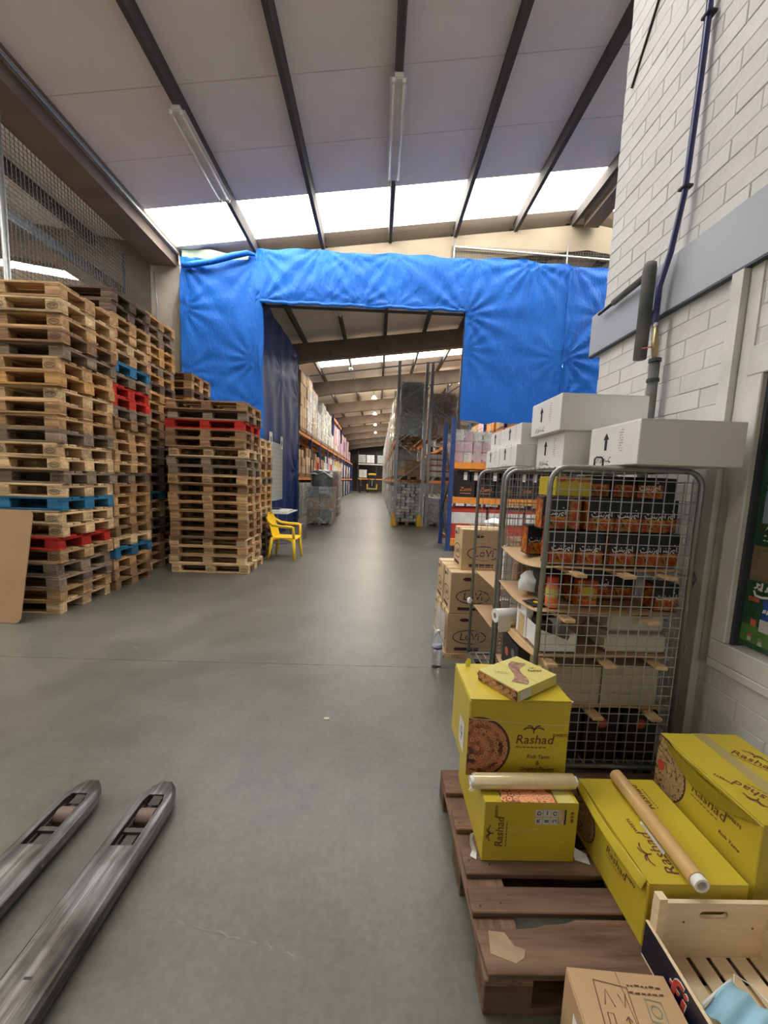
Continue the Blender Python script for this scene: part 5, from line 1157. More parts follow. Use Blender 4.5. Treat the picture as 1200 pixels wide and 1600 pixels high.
# right-hand carton
d4 = (.325, .43, .42); o = box_thing('yellow_carton', 'tall yellow sweets carton at the right with a ring picture on its corner', 'box', (1.368, 1.247, .141), d4, 'yellow_card', group='yellow sweets cartons', tape='tape')
disc_print(o, 'left', -.19, .085, .118, d4, 'pic_rings'); biscuits(o, 'left', -.19, .085, .118, d4, rr=.0095, rings=(.2, .4, .6, .8, .96), m='biscuit_tan')
onface(o, MB().prism(arc(0, 0, .018, .022, 0, 360, 14)[:-1], 0, .0006).mesh('core_print', 'print_red'), 'left', -.187, .09, d4, name='core_print', off=.0022)
brand(o, 'left', .03, .12, d4, .95); onface(o, text_mesh('Rich Taste', .018, 'print_brown', shear=.2), 'left', .12, .06, d4)
brand(o, 'top', .08, .06, d4, .9, R(-55)); brand(o, 'top', -.06, -.10, d4, .9, R(120))
part('flap_lip', slab(lambda u, v, t: (-.163 - .014 * math.sin(math.pi * v) - .004, -.21 + .42 * v, .415 - .07 * u * math.sin(math.pi * min(1, v * 1.05)) + t), frange(0, 1, 4), frange(0, 1, 16), .002), 'yellow_card', o, smooth=True)

# ================================================================ FRUIT CRATE, MASK, BROWN BOXES IN FRONT
mat('poplar', (0.78, 0.62, 0.40), 0.7, var=.10, scale=5, stretch=(1, 3, 10), bump=.08); mat('crate_navy', (0.012, 0.013, 0.032), 0.35, var=.1)
mat('knot', (0.25, 0.13, 0.06), 0.8)
cb = thing('brown_carton', 'flat brown carton under the wooden fruit crate', 'box', (1.06, .70, 0)); part('body', MB().box(-.2, .2, -.2, .235, 0, .136), 'carton', cb, bevel=.003); part('flap', MB().box(-.2, .2, -.2, .235, .1362, .139), 'carton', cb)
cr = thing('fruit_crate', 'pale wooden fruit crate with dark navy printed side at the bottom right', 'crate', (1.055, .76, .1412))
# end panel with hand hole
def hole_panel(w, h, t, hw, hh, hz):
    mb = MB(); hx = arc(hw - hh, hz, hh, hh, -90, 90, 6) + arc(-hw + hh, hz, hh, hh, 90, 270, 6); O = [(w / 2, 0), (w / 2, h), (-w / 2, h), (-w / 2, 0)]
    for y in (0, t):
        n0 = len(mb.v); mb.v += [(x, y, z) for x, z in O + hx]; k = len(hx)
        h_ = [n0 + 4 + i for i in range(k)]; A, B_, C, D = n0, n0 + 1, n0 + 2, n0 + 3
        mb.f += [tuple([A, B_] + [h_[i] for i in range(6, -1, -1)]), (B_, C, h_[7], h_[6]), tuple([C, D] + [h_[i] for i in range(13, 6, -1)]), (D, A, h_[0], h_[13])]
    n = 4 + len(hx)
    mb.f += [(i, (i + 1) % 4, n + (i + 1) % 4, n + i) for i in range(4)] + [(4 + i, 4 + (i + 1) % 14, n + 4 + (i + 1) % 14, n + 4 + i) for i in range(14)]
    return mb
part('end_panel', hole_panel(.365, .188, .012, .045, .0125, .148), 'poplar', cr, (0, .235, .006))
part('end_panel', hole_panel(.365, .188, .012, .042, .009, .145), 'poplar', cr, (0, -.247, .006))
for (u, z) in ((-.09, .13), (.125, .11)): part('knot', MB().lathe([(.004, 0), (.004, .0004)], 10, (0, 0, 0), 'y'), 'knot', cr, (u, .2344, z))
sp = part('side_panel', MB().box(-.196, -.188, -.247, .247, 0, .118), 'crate_navy', cr); part('side_edge', MB().box(-.1965, -.1875, -.247, .247, .118, .1205), 'poplar', sp)
part('side_panel', MB().box(.188, .196, -.247, .247, 0, .118), 'poplar', cr)
part('side_foot', MB().box(-.1965, -.188, -.247, .247, -.0, .006), 'poplar', sp)
for (x, y) in ((-.178, .225), (.178, .225), (-.178, -.225), (.178, -.225)):
    part('corner_post', MB().prism([(x - .012, y - .012), (x + .012, y - .012), (x + .012, y + .012), (x - .012, y + .012)], .004, .232), 'poplar', cr)
for k in range(6): part('slat', MB().box(-.0235, .0235, -.24, .235, 0, .005), 'poplar', cr, (-.155 + .062 * k, 0, .004), rot=(0, 0, 0))
onface(cr, text_mesh('fi', .145, 'print_white', shear=.12), 'left', -.115, -.005, (.392, .494, .118), off=.0012); onface(cr, text_mesh('fi', .135, 'print_red', shear=.12), 'left', -.115, -.005, (.392, .494, .118), off=.0022)
# mask in the crate
mat('mask_blue', (0.36, 0.62, 0.78), 0.85, var=.06, scale=8); mat('mask_white', (0.8, 0.82, 0.82), 0.8)
mk_ = thing('face_mask', 'crumpled pale blue face mask lying in the fruit crate', 'mask', (1.005, .845, .151), (0, 0, R(25)))
part('pleated_cloth', slab(lambda u, v, t: (u, v, .030 + .022 * math.cos(9 * u + 1) * math.cos(12 * v) + .006 * math.sin(140 * v) + .010 * math.sin(34 * u + 16 * v) + t), frange(-.08, .08, 24), frange(-.045, .045, 24), .0015), 'mask_blue', mk_, smooth=True)
part('edge_strip', slab(lambda u, v, t: (u, .045 + .006 * v, .030 + .022 * math.cos(9 * u + 1) * math.cos(.54) + t), frange(-.08, .08, 16), frange(0, 1, 2), .0018), 'mask_white', mk_, smooth=True)
for s in (-1, 1): part('ear_loop', MB().tube([(s * .075, .04, .03), (s * .10, .05, .03), (s * .135, .02, .012), (s * .13, -.03, .01), (s * .10, -.045, .015), (s * .075, -.04, .02)], .0018, 6), 'mask_white', mk_, smooth=True)
# brown box in the front
db = (.27, .36, .205); o = box_thing('brown_carton', 'brown carton with handling symbols in front of the dark pallet', 'box', (.703, .742, 0), db, 'carton', R(-4))
onface(o, stroke_mesh([[(-.045, -.05), (.04, -.05), (.04, .06), (-.045, .06), (-.045, -.05)], [(-.03, .01), (-.02, .045), (-.005, .01)], [(.01, .04), (.02, .015), (.03, .045)], [(-.03, -.03), (-.03, -.005), (-.015, -.005), (-.015, -.03)], [(.02, -.005), (.02, -.03)], [(.012, -.012), (.02, -.003), (.028, -.012)]], .0025, 'print_brown', key='handling'), 'top', -.035, .09, db, R(-8))
onface(o, MB().box(-.043, .04, -.006, .006, 0, .0004).mesh('green_strip', 'tarp_green'), 'top', -.03, .038, db, R(-8), name='green_strip', off=.001)
onface(o, stroke_mesh([[(-.02, -.022), (.02, -.022), (.02, .022), (-.02, .022), (-.02, -.022)], arc(0, 0, .012, .012, 0, 360, 12)], .003, 'tarp_green', key='eco'), 'top', .065, .10, db, R(-8)); onface(o, stroke_mesh(dashes(.09, .009, 4, 2), .0035, 'print_brown', key='d1'), 'top', .06, .142, db)
for (u, v) in ((.045, .065), (.095, .05)): onface(o, MB().prism(arc(0, 0, .0105, .0095, 0, 360, 12)[:-1], 0, .0004).mesh('sticker', 'label_white'), 'top', u, v, db, name='sticker', off=.001)
onface(o, MB().box(-.055, .055, -.06, .06, 0, .0005).mesh('label', 'print_white'), 'left', -.06, -.01, db, name='label'); onface(o, MB().box(-.045, .045, -.03, .045, 0, .0003).mesh('label_print', 'label_pale'), 'left', -.06, -.01, db, name='label_print', off=.002)

# ================================================================ POSTERS BEHIND THE WINDOW
mat('poster_green', (0.015, 0.075, 0.035), 0.35, var=.2, scale=5); mat('poster_lime', (0.10, 0.26, 0.04), 0.35, var=.3, scale=6); mat('poster_sky', (0.30, 0.36, 0.44), 0.35, var=.1); mat('poster_soil', (0.16, 0.10, 0.08), 0.4, var=.25, scale=9); mat('pack_blue', (0.02, 0.08, 0.38), 0.35, var=.1); mat('kraft', (0.20, 0.145, 0.07), 0.7, var=.1)
def poster(name, label, y0, y1, z0, z1, m): return single(name, MB().box(WX + .022, WX + .024, y0, y1, z0, z1), m, label, 'poster')
def pch(parent, name, y0, y1, z0, z1, m, k=1): return part(name, MB().box(WX + .0215 - .0006 * k, WX + .0218 - .0006 * k, y0, y1, z0, z1), m, parent)
def plab(parent, me, y, z, k=2): return link('lettering', me, parent, (WX + .0212 - .0006 * k, y, z), Matrix(((0, 0, -1), (-1, 0, 0), (0, 1, 0))).to_euler())
p1 = poster('window_poster', 'green poster of plants with white lettering at the top of the window', 1.05, 1.715, 1.33, 1.93, 'poster_green')
pch(p1, 'sky_print', 1.05, 1.675, 1.43, 1.72, 'poster_sky'); pch(p1, 'soil_print', 1.05, 1.675, 1.60, 1.86, 'poster_soil', 2); pch(p1, 'yellow_line', 1.05, 1.70, 1.865, 1.875, 'note_yellow', 3)
mb = MB()
rn = random.Random(5)
for k in range(20):
    y, z = 1.66 - rn.random() * .22, 1.44 + rn.random() * .20; a = rn.uniform(-.6, .6) + (math.pi if rn.random() < .4 else 0); L = .055; c, s = math.cos(a), math.sin(a)
    mb.add([(WX + .0197, y, z), (WX + .0197, y - L * .5 * c + .010 * s, z + L * .5 * s + .010 * c), (WX + .0197, y - L * c, z + L * s), (WX + .0197, y - L * .5 * c - .010 * s, z + L * .5 * s - .010 * c)], [(0, 1, 2, 3)])
part('leaf_print', mb, 'poster_green', p1, kind='stuff')
plab(p1, text_mesh('ALL 4 Tra', .033, 'print_white'), 1.585, 1.41, 4); plab(p1, stroke_mesh(dashes(.16, .012, 12, 2), .005, 'print_white', key='d4'), 1.575, 1.365, 4)
p2 = poster('window_poster', 'green poster with blue coffee pack and pale script low in the window', 1.05, 1.715, .86, 1.17, 'poster_green')
pch(p2, 'lime_print', 1.05, 1.70, .885, .965, 'poster_lime'); pch(p2, 'pack_print', 1.545, 1.615, 1.0, 1.095, 'pack_blue', 2); pch(p2, 'red_tag', 1.635, 1.685, 1.075, 1.095, 'valve_red', 2)
pch(p2, 'cup_print', 1.575, 1.62, .95, 1.005, 'label_white', 3); pch(p2, 'food_print', 1.53, 1.57, .955, 1.01, 'pic_food', 3); pch(p2, 'berry_print', 1.635, 1.66, .965, .995, 'badge_red', 3)
for k, mm in enumerate(('badge_red', 'tarp_green', 'pack_blue', 'black_card')):
    pch(p2, 'jar_print', 1.648 - .05 * k, 1.666 - .05 * k, .893 - .008 * k, .912 - .008 * k, 'label_white', 2); pch(p2, 'jar_cap', 1.648 - .05 * k, 1.666 - .05 * k, .913 - .008 * k, .927 - .008 * k, mm, 2)
plab(p2, stroke_mesh([[(x * 1.25, y * 1.1) for x, y in st] for st in SCRIPT_MADE], .008, 'print_white', key='post1'), 1.575, 1.148); plab(p2, stroke_mesh([[(x * 1.5, y * 1.3) for x, y in st] for st in SCRIPT_SPICE], .010, 'print_white', key='post2'), 1.565, 1.117); plab(p2, stroke_mesh([[(x * .45, y * .6) for x, y in st] for st in SCRIPT_MADE], .006, 'print_white', key='post3'), 1.58, 1.045, 4)
single('kraft_card', MB().box(WX + .026, WX + .03, 1.50, 1.70, 1.14, 2.08), 'kraft', 'plain brown card standing behind the window between the two posters', 'card')
o = single('product_poster', MB().box(WX + .0245, WX + .0255, 1.1, 1.585, 1.175, 1.335), 'pic_food', 'small food picture card behind the window right of the brown card', 'poster'); part('dark_band', MB().box(WX + .0235, WX + .0243, 1.1, 1.56, 1.285, 1.33), 'poster_green', o); part('blue_print', MB().box(WX + .0235, WX + .0243, 1.1, 1.575, 1.235, 1.28), 'label_blue', o)
# ================================================================ RACKS AND LOADS
mat('rack_orange', (0.85, 0.30, 0.04), 0.5, var=.1); mat('rack_blue', (0.025, 0.06, 0.22), 0.5, var=.2); mat('rack_grey', (0.40, 0.41, 0.41), 0.5, metal=.5, var=.1); mat('guard_yellow', (0.85, 0.52, 0.04), 0.5, var=.1)
mat('wrap_grey', (0.24, 0.26, 0.24), 0.3, var=.35, scale=7, bump=.5, bscale=14); mat('wrap_white', (0.62, 0.61, 0.58), 0.3, var=.2, scale=6, bump=.5, bscale=14)
mat('red_card', (0.60, 0.06, 0.03), 0.55, var=.1); mat('pink_pack', (0.62, 0.40, 0.45), 0.5, var=.25, scale=6); mat('pale_pack', (0.68, 0.66, 0.60), 0.5, var=.25, scale=6); mat('yellow_pack', (0.72, 0.58, 0.22), 0.6, var=.2); mat('green_pack', (0.04, 0.12, 0.08), 0.5, var=.3); mat('grey_sack', (0.42, 0.43, 0.40), 0.5, var=.35, scale=9, bump=.3)
mat('purple_pack', (0.34, 0.22, 0.42), 0.5, var=.25); mat('load_pallet', (0.30, 0.19, 0.11), 0.9, var=.2)
m, nt, b, out = nmat('stretch_wrap'); b.inputs['Base Color'].default_value = (.75, .77, .76, 1); b.inputs['Roughness'].default_value = .15
tcx = N(nt, 'ShaderNodeTexCoord'); nz = N(nt, 'ShaderNodeTexNoise'); nz.inputs['Scale'].default_value = 5; nz.inputs['Detail'].default_value = 5; nz.inputs['Distortion'].default_value = 1.5; nt.links.new(tcx.outputs['Object'], nz.inputs['Vector'])
rp = ramp(nt, [(.42, (.10, .10, .10)), (.62, (.55, .55, .55))]); nt.links.new(nz.outputs['Fac'], rp.inputs[0])
bp = N(nt, 'ShaderNodeBump'); bp.inputs['Strength'].default_value = .8; bp.inputs['Distance'].default_value = .03; nt.links.new(nz.outputs['Fac'], bp.inputs['Height']); nt.links.new(bp.outputs[0], b.inputs['Normal'])
t = N(nt, 'ShaderNodeBsdfTransparent'); mx = N(nt, 'ShaderNodeMixShader'); nt.links.new(rp.outputs[0], mx.inputs[0]); nt.links.new(t.outputs[0], mx.inputs[1]); nt.links.new(b.outputs[0], mx.inputs[2]); nt.links.new(mx.outputs[0], out.inputs[0])

def load(label, x0, x1, y0, y1, z0, n, hs, mats, wrap=False, pallet=True, group='pallet loads in the racks', seed=0, bands=None, jit=.012, name='pallet_load', skip=0.0):
    """goods on a pallet: n=(nx,ny) cartons per layer, hs = layer heights"""
    r_ = random.Random(seed + int(x0 * 100) + int(y0 * 37)); W, D = x1 - x0, y1 - y0
    o = thing(name, label, 'pallet load', ((x0 + x1) / 2, (y0 + y1) / 2, z0), group=group)
    z = 0.0
    if pallet:
        mb = MB()
        for k in (-1, 0, 1): mb.box(k * (W / 2 - .06) - .05, k * (W / 2 - .06) + .05, -D / 2, D / 2, 0, .10)
        mb.box(-W / 2, W / 2, -D / 2, D / 2, .10, .13); part('pallet', mb, 'load_pallet', o); z = .131
    nx, ny = n; cw, cd = W / nx, D / ny
    for li, h in enumerate(hs):
        for i in range(nx):
            for j in range(ny):
                if 0 < i < nx - 1 and 0 < j < ny - 1 and li < len(hs) - 1: continue
                if li == len(hs) - 1 and r_.random() < skip: continue
                mm = mats[(li if bands else r_.randrange(len(mats))) % len(mats)]
                key = ('ld', round(cw, 3), round(cd, 3), round(h, 3), mm)
                me = cached(key, lambda: MB().box(-cw / 2 + .006, cw / 2 - .006, -cd / 2 + .006, cd / 2 - .006, 0, h - .006).mesh('carton', mm, bevel=.01))
                link('carton', me, o, (-W / 2 + cw * (i + .5) + r_.uniform(-jit, jit), -D / 2 + cd * (j + .5) + r_.uniform(-jit, jit), z), (0, 0, r_.uniform(-.02, .02)))
        z += h
    if wrap:
        e = .025; n_ = 9
        def sh(u, v):
            a = u * 4; k = int(a) % 4; f = a - int(a)
            c = [(-1, -1), (1, -1), (1, 1), (-1, 1), (-1, -1)]; px = c[k][0] * (1 - f) + c[k + 1][0] * f; py = c[k][1] * (1 - f) + c[k + 1][1] * f
            q = noise.noise(Vector((u * 9, v * 5, seed))) * .018
            return (px * (W / 2 + e + q), py * (D / 2 + e + q), .05 + (z - .02) * v)
        mb = MB(); mb.grid(sh, frange(0, .9999, 40), frange(0, 1, 14)); part('stretch_wrap', mb, 'stretch_wrap', o, smooth=True)
    return o
def rack(label, x0, x1, ys, levels, h, up='rack_blue', beamm='rack_orange', end_guard=None, group='pallet racks', facex=None, hnear=None, brace='rack_grey'):
    """frames at each y (uprights at x0 and x1), beams along y at each level on both faces"""
    o = thing('pallet_rack', label, 'rack', (0, 0, 0), group=group)
    for k, y in enumerate(ys):
        hh = hnear if (hnear and k == 0) else h
        for x in (x0, x1): part('upright', MB().box(x - .05, x + .05, y - .035, y + .035, 0.012, hh), up, o)
        for x in (x0, x1): part('foot_plate', MB().box(x - .07, x + .07, y - .06, y + .06, 0, .012), up, o)
        z = .25; s = 0
        while z < hh - .8:
            a, c = (x0 + .05, x1 - .05) if s % 2 == 0 else (x1 - .05, x0 + .05)
            part('brace', MB().bar((a, y, z), (c, y, z + .62), .03, .03), brace, o); z += .66; s += 1
    for z in levels:
        for k in range(len(ys) - 1):
            for x in (x0, x1): part('beam', MB().box(x - .03, x + .03, ys[k] + .04, ys[k + 1] - .04, z - .12, z), beamm, o)
    return o

# ---- right double rack, whose grey end frames stand in the aisle
YR = [13.45 + 2.8 * k for k in range(13)]
rk = rack('grey double-deep rack, left row beside the central aisle', .62, 1.56, YR, (1.62, 3.05), 5.2, 'rack_grey', 'rack_orange', hnear=5.55)
for x in (.60, 1.50): part('corner_guard', MB().prism([(x - .10, 0), (x + .09, 0), (x + .09, .05), (x + .02, .42), (x - .06, .42), (x - .10, .36)], 13.24, 13.40, 'y'), 'guard_yellow', rk)
part('top_tie', MB().tube([(-2.4, 13.45, 4.95), (.62, 13.45, 5.40), (4.6, 13.45, 5.95)], .02, 6), 'rack_grey', rk)
rk2 = rack('grey double-deep rack, right row behind the left row', 1.74, 2.72, YR[:6], (1.62, 3.05), 5.2, 'rack_grey', 'rack_orange', hnear=5.55)
# front loads
load('wrapped pale sack bundles at floor level of the left grey rack', .68, 1.50, 13.6, 14.7, .0, (5, 3), [.11] * 12, ['grey_sack', 'pale_pack', 'grey_sack'], jit=.03, seed=1)
load('brown cartons on the first beam level of the grey rack end', .70, 1.48, 13.6, 14.7, 1.62, (3, 3), [.25, .28], ['carton_dark', 'carton', 'carton_white'], seed=2, skip=.3)
load('tall grey wrapped pallet load on the second level of the left grey rack', .70, 1.50, 13.6, 14.7, 3.05, (1, 1), [.22] * 8, ['wrap_grey', 'wrap_grey'], wrap=True, seed=3, jit=.0)
load('grey wrapped goods at floor level of the right grey rack', 1.80, 2.66, 13.7, 14.8, 0, (2, 2), [.3, .3, .25], ['wrap_grey', 'grey_sack'], wrap=True, seed=4)
load('white cartons with red stripes on the first level of the right grey rack', 1.80, 2.66, 13.7, 14.8, 1.62, (3, 3), [.17, .035, .17, .035, .17, .035, .17, .035], ['pale_pack', 'red_card'], bands=True, seed=5, jit=.004)
load('tall brown carton load on the second level of the right grey rack', 1.80, 2.68, 13.7, 14.8, 3.05, (4, 3), [.38, .38, .38, .30], ['carton_dark', 'carton_dark', 'carton'], seed=6, wrap=True)
single('white_tube', MB().tube([(2.35, 13.9, 4.62), (2.35, 13.9, 4.95)], .06, 12), 'print_white', 'short white tube standing on top of the tall brown carton load', 'tube', smooth=True)
# aisle side of the left row
cyc = [(['grey_sack', 'pale_pack'], 'grey and white bundles'), (['carton', 'carton_light'], 'brown cartons'), (['pale_pack', 'carton_white'], 'white packs'), (['carton_light', 'yellow_pack'], 'tan cartons'), (['pale_pack', 'pink_pack'], 'pink and white packs')]
ordi = ['first', 'second', 'third', 'fourth', 'fifth', 'sixth', 'seventh', 'eighth', 'ninth', 'tenth', 'eleventh', 'twelfth', 'thirteenth', 'fourteenth']
for k in range(12):
    for s in range(2):
        y0 = YR[k] + .14 + s * 1.33
        if k == 0 and s == 0: continue
        i = k * 2 + s
        if k > 6 and s == 1: continue
        for lv, z0 in ((0, 0), (1, 1.62), (2, 3.05)):
            mm, ds = cyc[(i * 2 + lv * 3) % 5] if lv else cyc[(i % 2) * 2]
            hs = [[.3] * 4, [.3] * 3 + [.1], [.42] * 4][lv] if (i + lv) % 3 else [[.25] * 4, [.28] * 3, [.36] * 4][lv]
            load('%s on grey rack aisle side, %s level, %s pallet along' % (ds, ['floor', 'first', 'top'][lv], WORDS[i] if i else 'first'), .60, 1.50, y0, y0 + 1.15, z0, (1, 3) if i < 6 else (1, 2), hs, mm, wrap=(i < 5 and lv != 1), seed=i * 3 + lv, jit=.02)

# ---- left rack along the aisle
YL = [14.35 + 2.75 * k for k in range(12)]
rack('blue and orange rack along the left of the central aisle', -3.95, -2.98, YL, (1.58, 3.30), 3.4, 'rack_blue', 'rack_orange')
rkx = thing('upper_rack', 'higher blue rack uprights with a short orange beam on the left rack', 'rack')
for y in (YL[4], YL[5], YL[6]): part('upright', MB().box(-3.03, -2.93, y - .035, y + .035, 3.4, 5.75), 'rack_blue', rkx)
part('beam', MB().box(-3.01, -2.95, YL[4] + .04, YL[5] - .04, 5.35, 5.50), 'rack_orange', rkx); part('beam', MB().box(-3.01, -2.95, YL[5] + .04, YL[6] - .04, 5.35, 5.50), 'rack_orange', rkx)
top = [(['carton_light', 'carton'], .40, 5, False, 'tan cartons'), (['carton_light', 'pale_pack'], .42, 5, True, 'wrapped tan cartons'), (['pale_pack', 'carton'], .38, 5, True, 'white wrapped cartons'), (['pale_pack', 'wrap_white'], .40, 5, True, 'white wrapped packs'), (['wrap_white', 'pale_pack'], .38, 5, True, 'shiny wrapped packs'), (['grey_sack', 'pale_pack'], .2, 9, False, 'grey and white crates'), (['pale_pack', 'grey_sack'], .3, 6, False, 'pale packs'), (['carton_white', 'pale_pack'], .4, 4, False, 'white cartons'),
       (['pink_pack', 'carton_light'], .4, 4, False, 'pink and tan packs'), (['pink_pack', 'pale_pack'], .4, 4, False, 'pink packs'), (['pink_pack', 'purple_pack'], .42, 4, False, 'pink and purple packs'), (['purple_pack', 'pink_pack'], .42, 4, False, 'purple packs')]
mid = [(['carton', 'carton_light'], .3, 3, 'tan cartons'), (['carton_light', 'carton_dark'], .35, 3, 'mixed brown cartons'), (['carton', 'carton_dark'], .32, 3, 'brown cartons'), (['carton', 'red_card'], .28, 3, 'brown and red cartons'), (['green_pack', 'carton_dark'], .4, 3, 'dark green packs'), (['green_pack', 'pale_pack'], .35, 3, 'green and white packs'), (['pale_pack', 'pink_pack'], .35, 3, 'white packs'), (['pale_pack', 'red_card'], .35, 3, 'white and red packs'), (['carton_white', 'pale_pack'], .35, 3, 'white cartons'), (['yellow_pack', 'pale_pack'], .35, 3, 'yellow packs'), (['yellow_pack', 'carton_light'], .35, 3, 'yellow and tan packs'), (['carton_light', 'pale_pack'], .35, 3, 'tan packs')]
low = [['grey_sack', 'wrap_grey'], ['wrap_grey', 'pale_pack'], ['carton', 'carton_beige'], ['pale_pack', 'carton_beige']]
for k in range(10):
    for s in range(2):
        i = k * 2 + s; y0 = YL[k] + .14 + s * 1.32
        if i > 12 and s == 1: continue
        a = top[min(i, len(top) - 1)] if i < 12 else top[8 + i % 4]
        nl = a[2] - int(math.ceil(.5 / a[1])) if any(y0 - .2 < q < y0 + 1.35 for q in RAFT) else a[2]
        load('%s on the left rack top level, %s pallet along' % (a[4], WORDS[i] if i else 'first'), -3.95, -2.90, y0, y0 + 1.15, 3.30, (1, 3) if i < 8 else (1, 2), [a[1]] * nl, a[0], wrap=a[3], seed=100 + i, jit=.015)
        c = mid[min(i, 11)] if i < 12 else mid[6 + i % 6]
        load('%s on the left rack middle level, %s pallet along' % (c[3], WORDS[i] if i else 'first'), -3.95, -2.92, y0, y0 + 1.15, 1.58, (1, 3) if i < 8 else (1, 2), [c[1]] * c[2], c[0], seed=140 + i, jit=.03, skip=.3)
        load('goods on the floor under the left rack, %s pallet along' % (WORDS[i] if i else 'first'), -3.95, -2.92, y0, y0 + 1.15, 0, (1, 3) if i < 8 else (1, 2), [.3] * 4, low[i % 4], wrap=i < 3, seed=180 + i, jit=.02)
# loads standing in the aisle
gl = load('tall grey shrink-wrapped pallet load standing in the central aisle', -2.32, -1.50, 12.85, 13.95, 0, (2, 2), [.38, .40, .34], ['carton_dark', 'wrap_grey', 'carton'], wrap=True, group='wrapped loads standing in the aisle', seed=50)
part('wrapped_drum', MB().lathe([(.36, 1.25), (.38, 1.30), (.38, 1.74), (.35, 1.80)], 22), 'wrap_grey', gl, (.02, .0, .0), smooth=True)
part('crumpled_film', slab(lambda u, v, t: (.4 * u, .42 * v, 1.83 + .05 * math.sin(6 * u) * math.cos(7 * v) - .12 * (u * u + v * v) + t), frange(-1, 1, 14), frange(-1, 1, 14), .003), 'wrap_white', gl, smooth=True)
part('paper_label', MB().box(-.02, .30, -.585, -.58, 1.05, 1.28), 'label_white', gl)
link('lettering', stroke_mesh(dashes(.24, .03, 3, 1), .025, 'print_black', key='d5'), gl, (.14, -.586, 1.165), (R(90), 0, 0))
load('narrow striped pallet load behind the grey one in the aisle', -2.35, -1.62, 16.1, 17.2, 0, (1, 2), [.22, .10, .22, .10, .22, .10, .45, .30], ['carton_beige', 'wrap_white', 'carton_beige', 'wrap_white', 'carton_beige', 'wrap_white', 'pink_pack', 'wrap_white'], bands=True, wrap=True, group='wrapped loads standing in the aisle', seed=51)
load('pale cartons standing at the foot of the left rack', -2.85, -2.1, 20.5, 21.6, 0, (2, 2), [.35, .35, .3], ['pale_pack', 'carton_beige'], group='wrapped loads standing in the aisle', seed=52)

# ---- blue rack on the right, below the tarp
bk = thing('pallet_rack', 'low blue rack with orange beams under the right of the tarp', 'rack', group='pallet racks')
for x in (1.66, 4.45):
    for y in (8.72, 9.75):
        part('upright', MB().box(x - .045, x + .045, y - .04, y + .04, .012, 3.0), 'rack_blue', bk); part('foot_plate', MB().box(x - .07, x + .07, y - .07, y + .07, 0, .012), 'rack_blue', bk)
    z = .2; s = 0
    while z < 2.4: part('brace', MB().bar((x, 8.76 if s % 2 == 0 else 9.71, z), (x, 9.71 if s % 2 == 0 else 8.76, z + .7), .03, .05), 'dark_steel', bk); z += .74; s += 1
for z in (.28, 1.24, 2.02):
    for y in (8.70, 9.77): part('beam', MB().box(1.71, 4.40, y - .03, y + .03, z - .14, z), 'rack_orange', bk)
    part('shelf_board', MB().box(1.71, 4.40, 8.74, 9.73, z - .02, z - .001), 'batten_wood', bk)
def zbox(loc, dims, label):
    o = box_thing('black_carton', label, 'box', loc, dims, 'black_card', group='black cartons on the low blue rack')
    onface(o, text_mesh('Zumi', min(.13, dims[0] * .34), 'print_orange', shear=.2), 'front', 0, .0, dims); onface(o, MB().box(-dims[0] * .3, dims[0] * .3, -.006, .006, 0, .0006).mesh('underline', 'print_orange'), 'front', 0, -.09, dims, name='underline')
    return o
for i in range(5): zbox((2.02 + .46 * i, 9.0, 1.241), (.42, .4, .36), 'black carton with orange lettering on the blue rack, %s from left' % ordi[i])
for i in range(7):
    o = box_thing('bottle_crate', 'dark crate of bottles above the black cartons, %s from left' % ordi[i], 'box', (1.96 + .34 * i, 9.0, 1.602), (.30, .34, .24), 'black_card', group='crates of bottles on the low blue rack')
    onface(o, MB().box(-.04, .04, -.09, .09, 0, .0006).mesh('label', 'print_white'), 'front', .05 * (-1) ** i, 0, (.30, .34, .24), name='label')
for i, (x, z) in enumerate(((2.13, .281), (3.0, .281), (3.85, .281))):
    dm = (.80, .6, .72); o = box_thing('red_carton', 'red and white striped carton on the lowest shelf of the blue rack, %s' % ['left', 'middle', 'right'][i], 'box', (x, 9.1, z), dm, 'red_card', group='striped cartons on the low blue rack')
    onface(o, MB().box(-.40, .40, -.13, .13, 0, .001).mesh('white_band', 'print_white'), 'front', 0, .12, dm, name='white_band'); onface(o, MB().box(-.3, .3, -.13, .13, 0, .001).mesh('white_band', 'print_white'), 'left', 0, .12, dm, name='white_band')
pk = [(['pale_pack', 'pink_pack'], 'pink and white bottle packs'), (['pink_pack', 'carton_light'], 'pink and tan packs'), (['pale_pack', 'carton'], 'white and brown packs')]
for i in range(3): load('%s on top of the low blue rack' % pk[i][1], 1.72 + .9 * i, 2.55 + .9 * i, 8.78, 9.7, 2.02, (4, 2), [.24, .24, .22], pk[i][0], wrap=(i == 0), seed=60 + i, pallet=False, name='bottle_packs', group='packs on the low blue rack', skip=.2)
# long rack further right
rack('far orange rack seen below the hanging tarp', 4.6, 5.6, [11.5, 14.3, 17.1, 19.9], (1.9, 3.6), 4.6)
for i in range(6):
    y0 = 11.65 + 1.38 * i
    load('%s on the upper level of the far orange rack, %s pallet' % (['orange cartons', 'pink packs', 'tan cartons'][i % 3], ordi[i]), 4.62, 5.6, y0, y0 + 1.1, 3.60, (2, 3), [.3, .3], [['rack_orange', 'carton_light'], ['pink_pack', 'pale_pack'], ['carton_light', 'carton']][i % 3], seed=70 + i)
    load('%s on the lower level of the far orange rack, %s pallet' % (['pink packs', 'orange cartons', 'white packs'][i % 3], ordi[i]), 4.62, 5.6, y0, y0 + 1.1, 1.9, (2, 3), [.3, .3, .3], [['pink_pack', 'pale_pack'], ['rack_orange', 'carton'], ['pale_pack', 'carton_white']][i % 3], seed=80 + i)
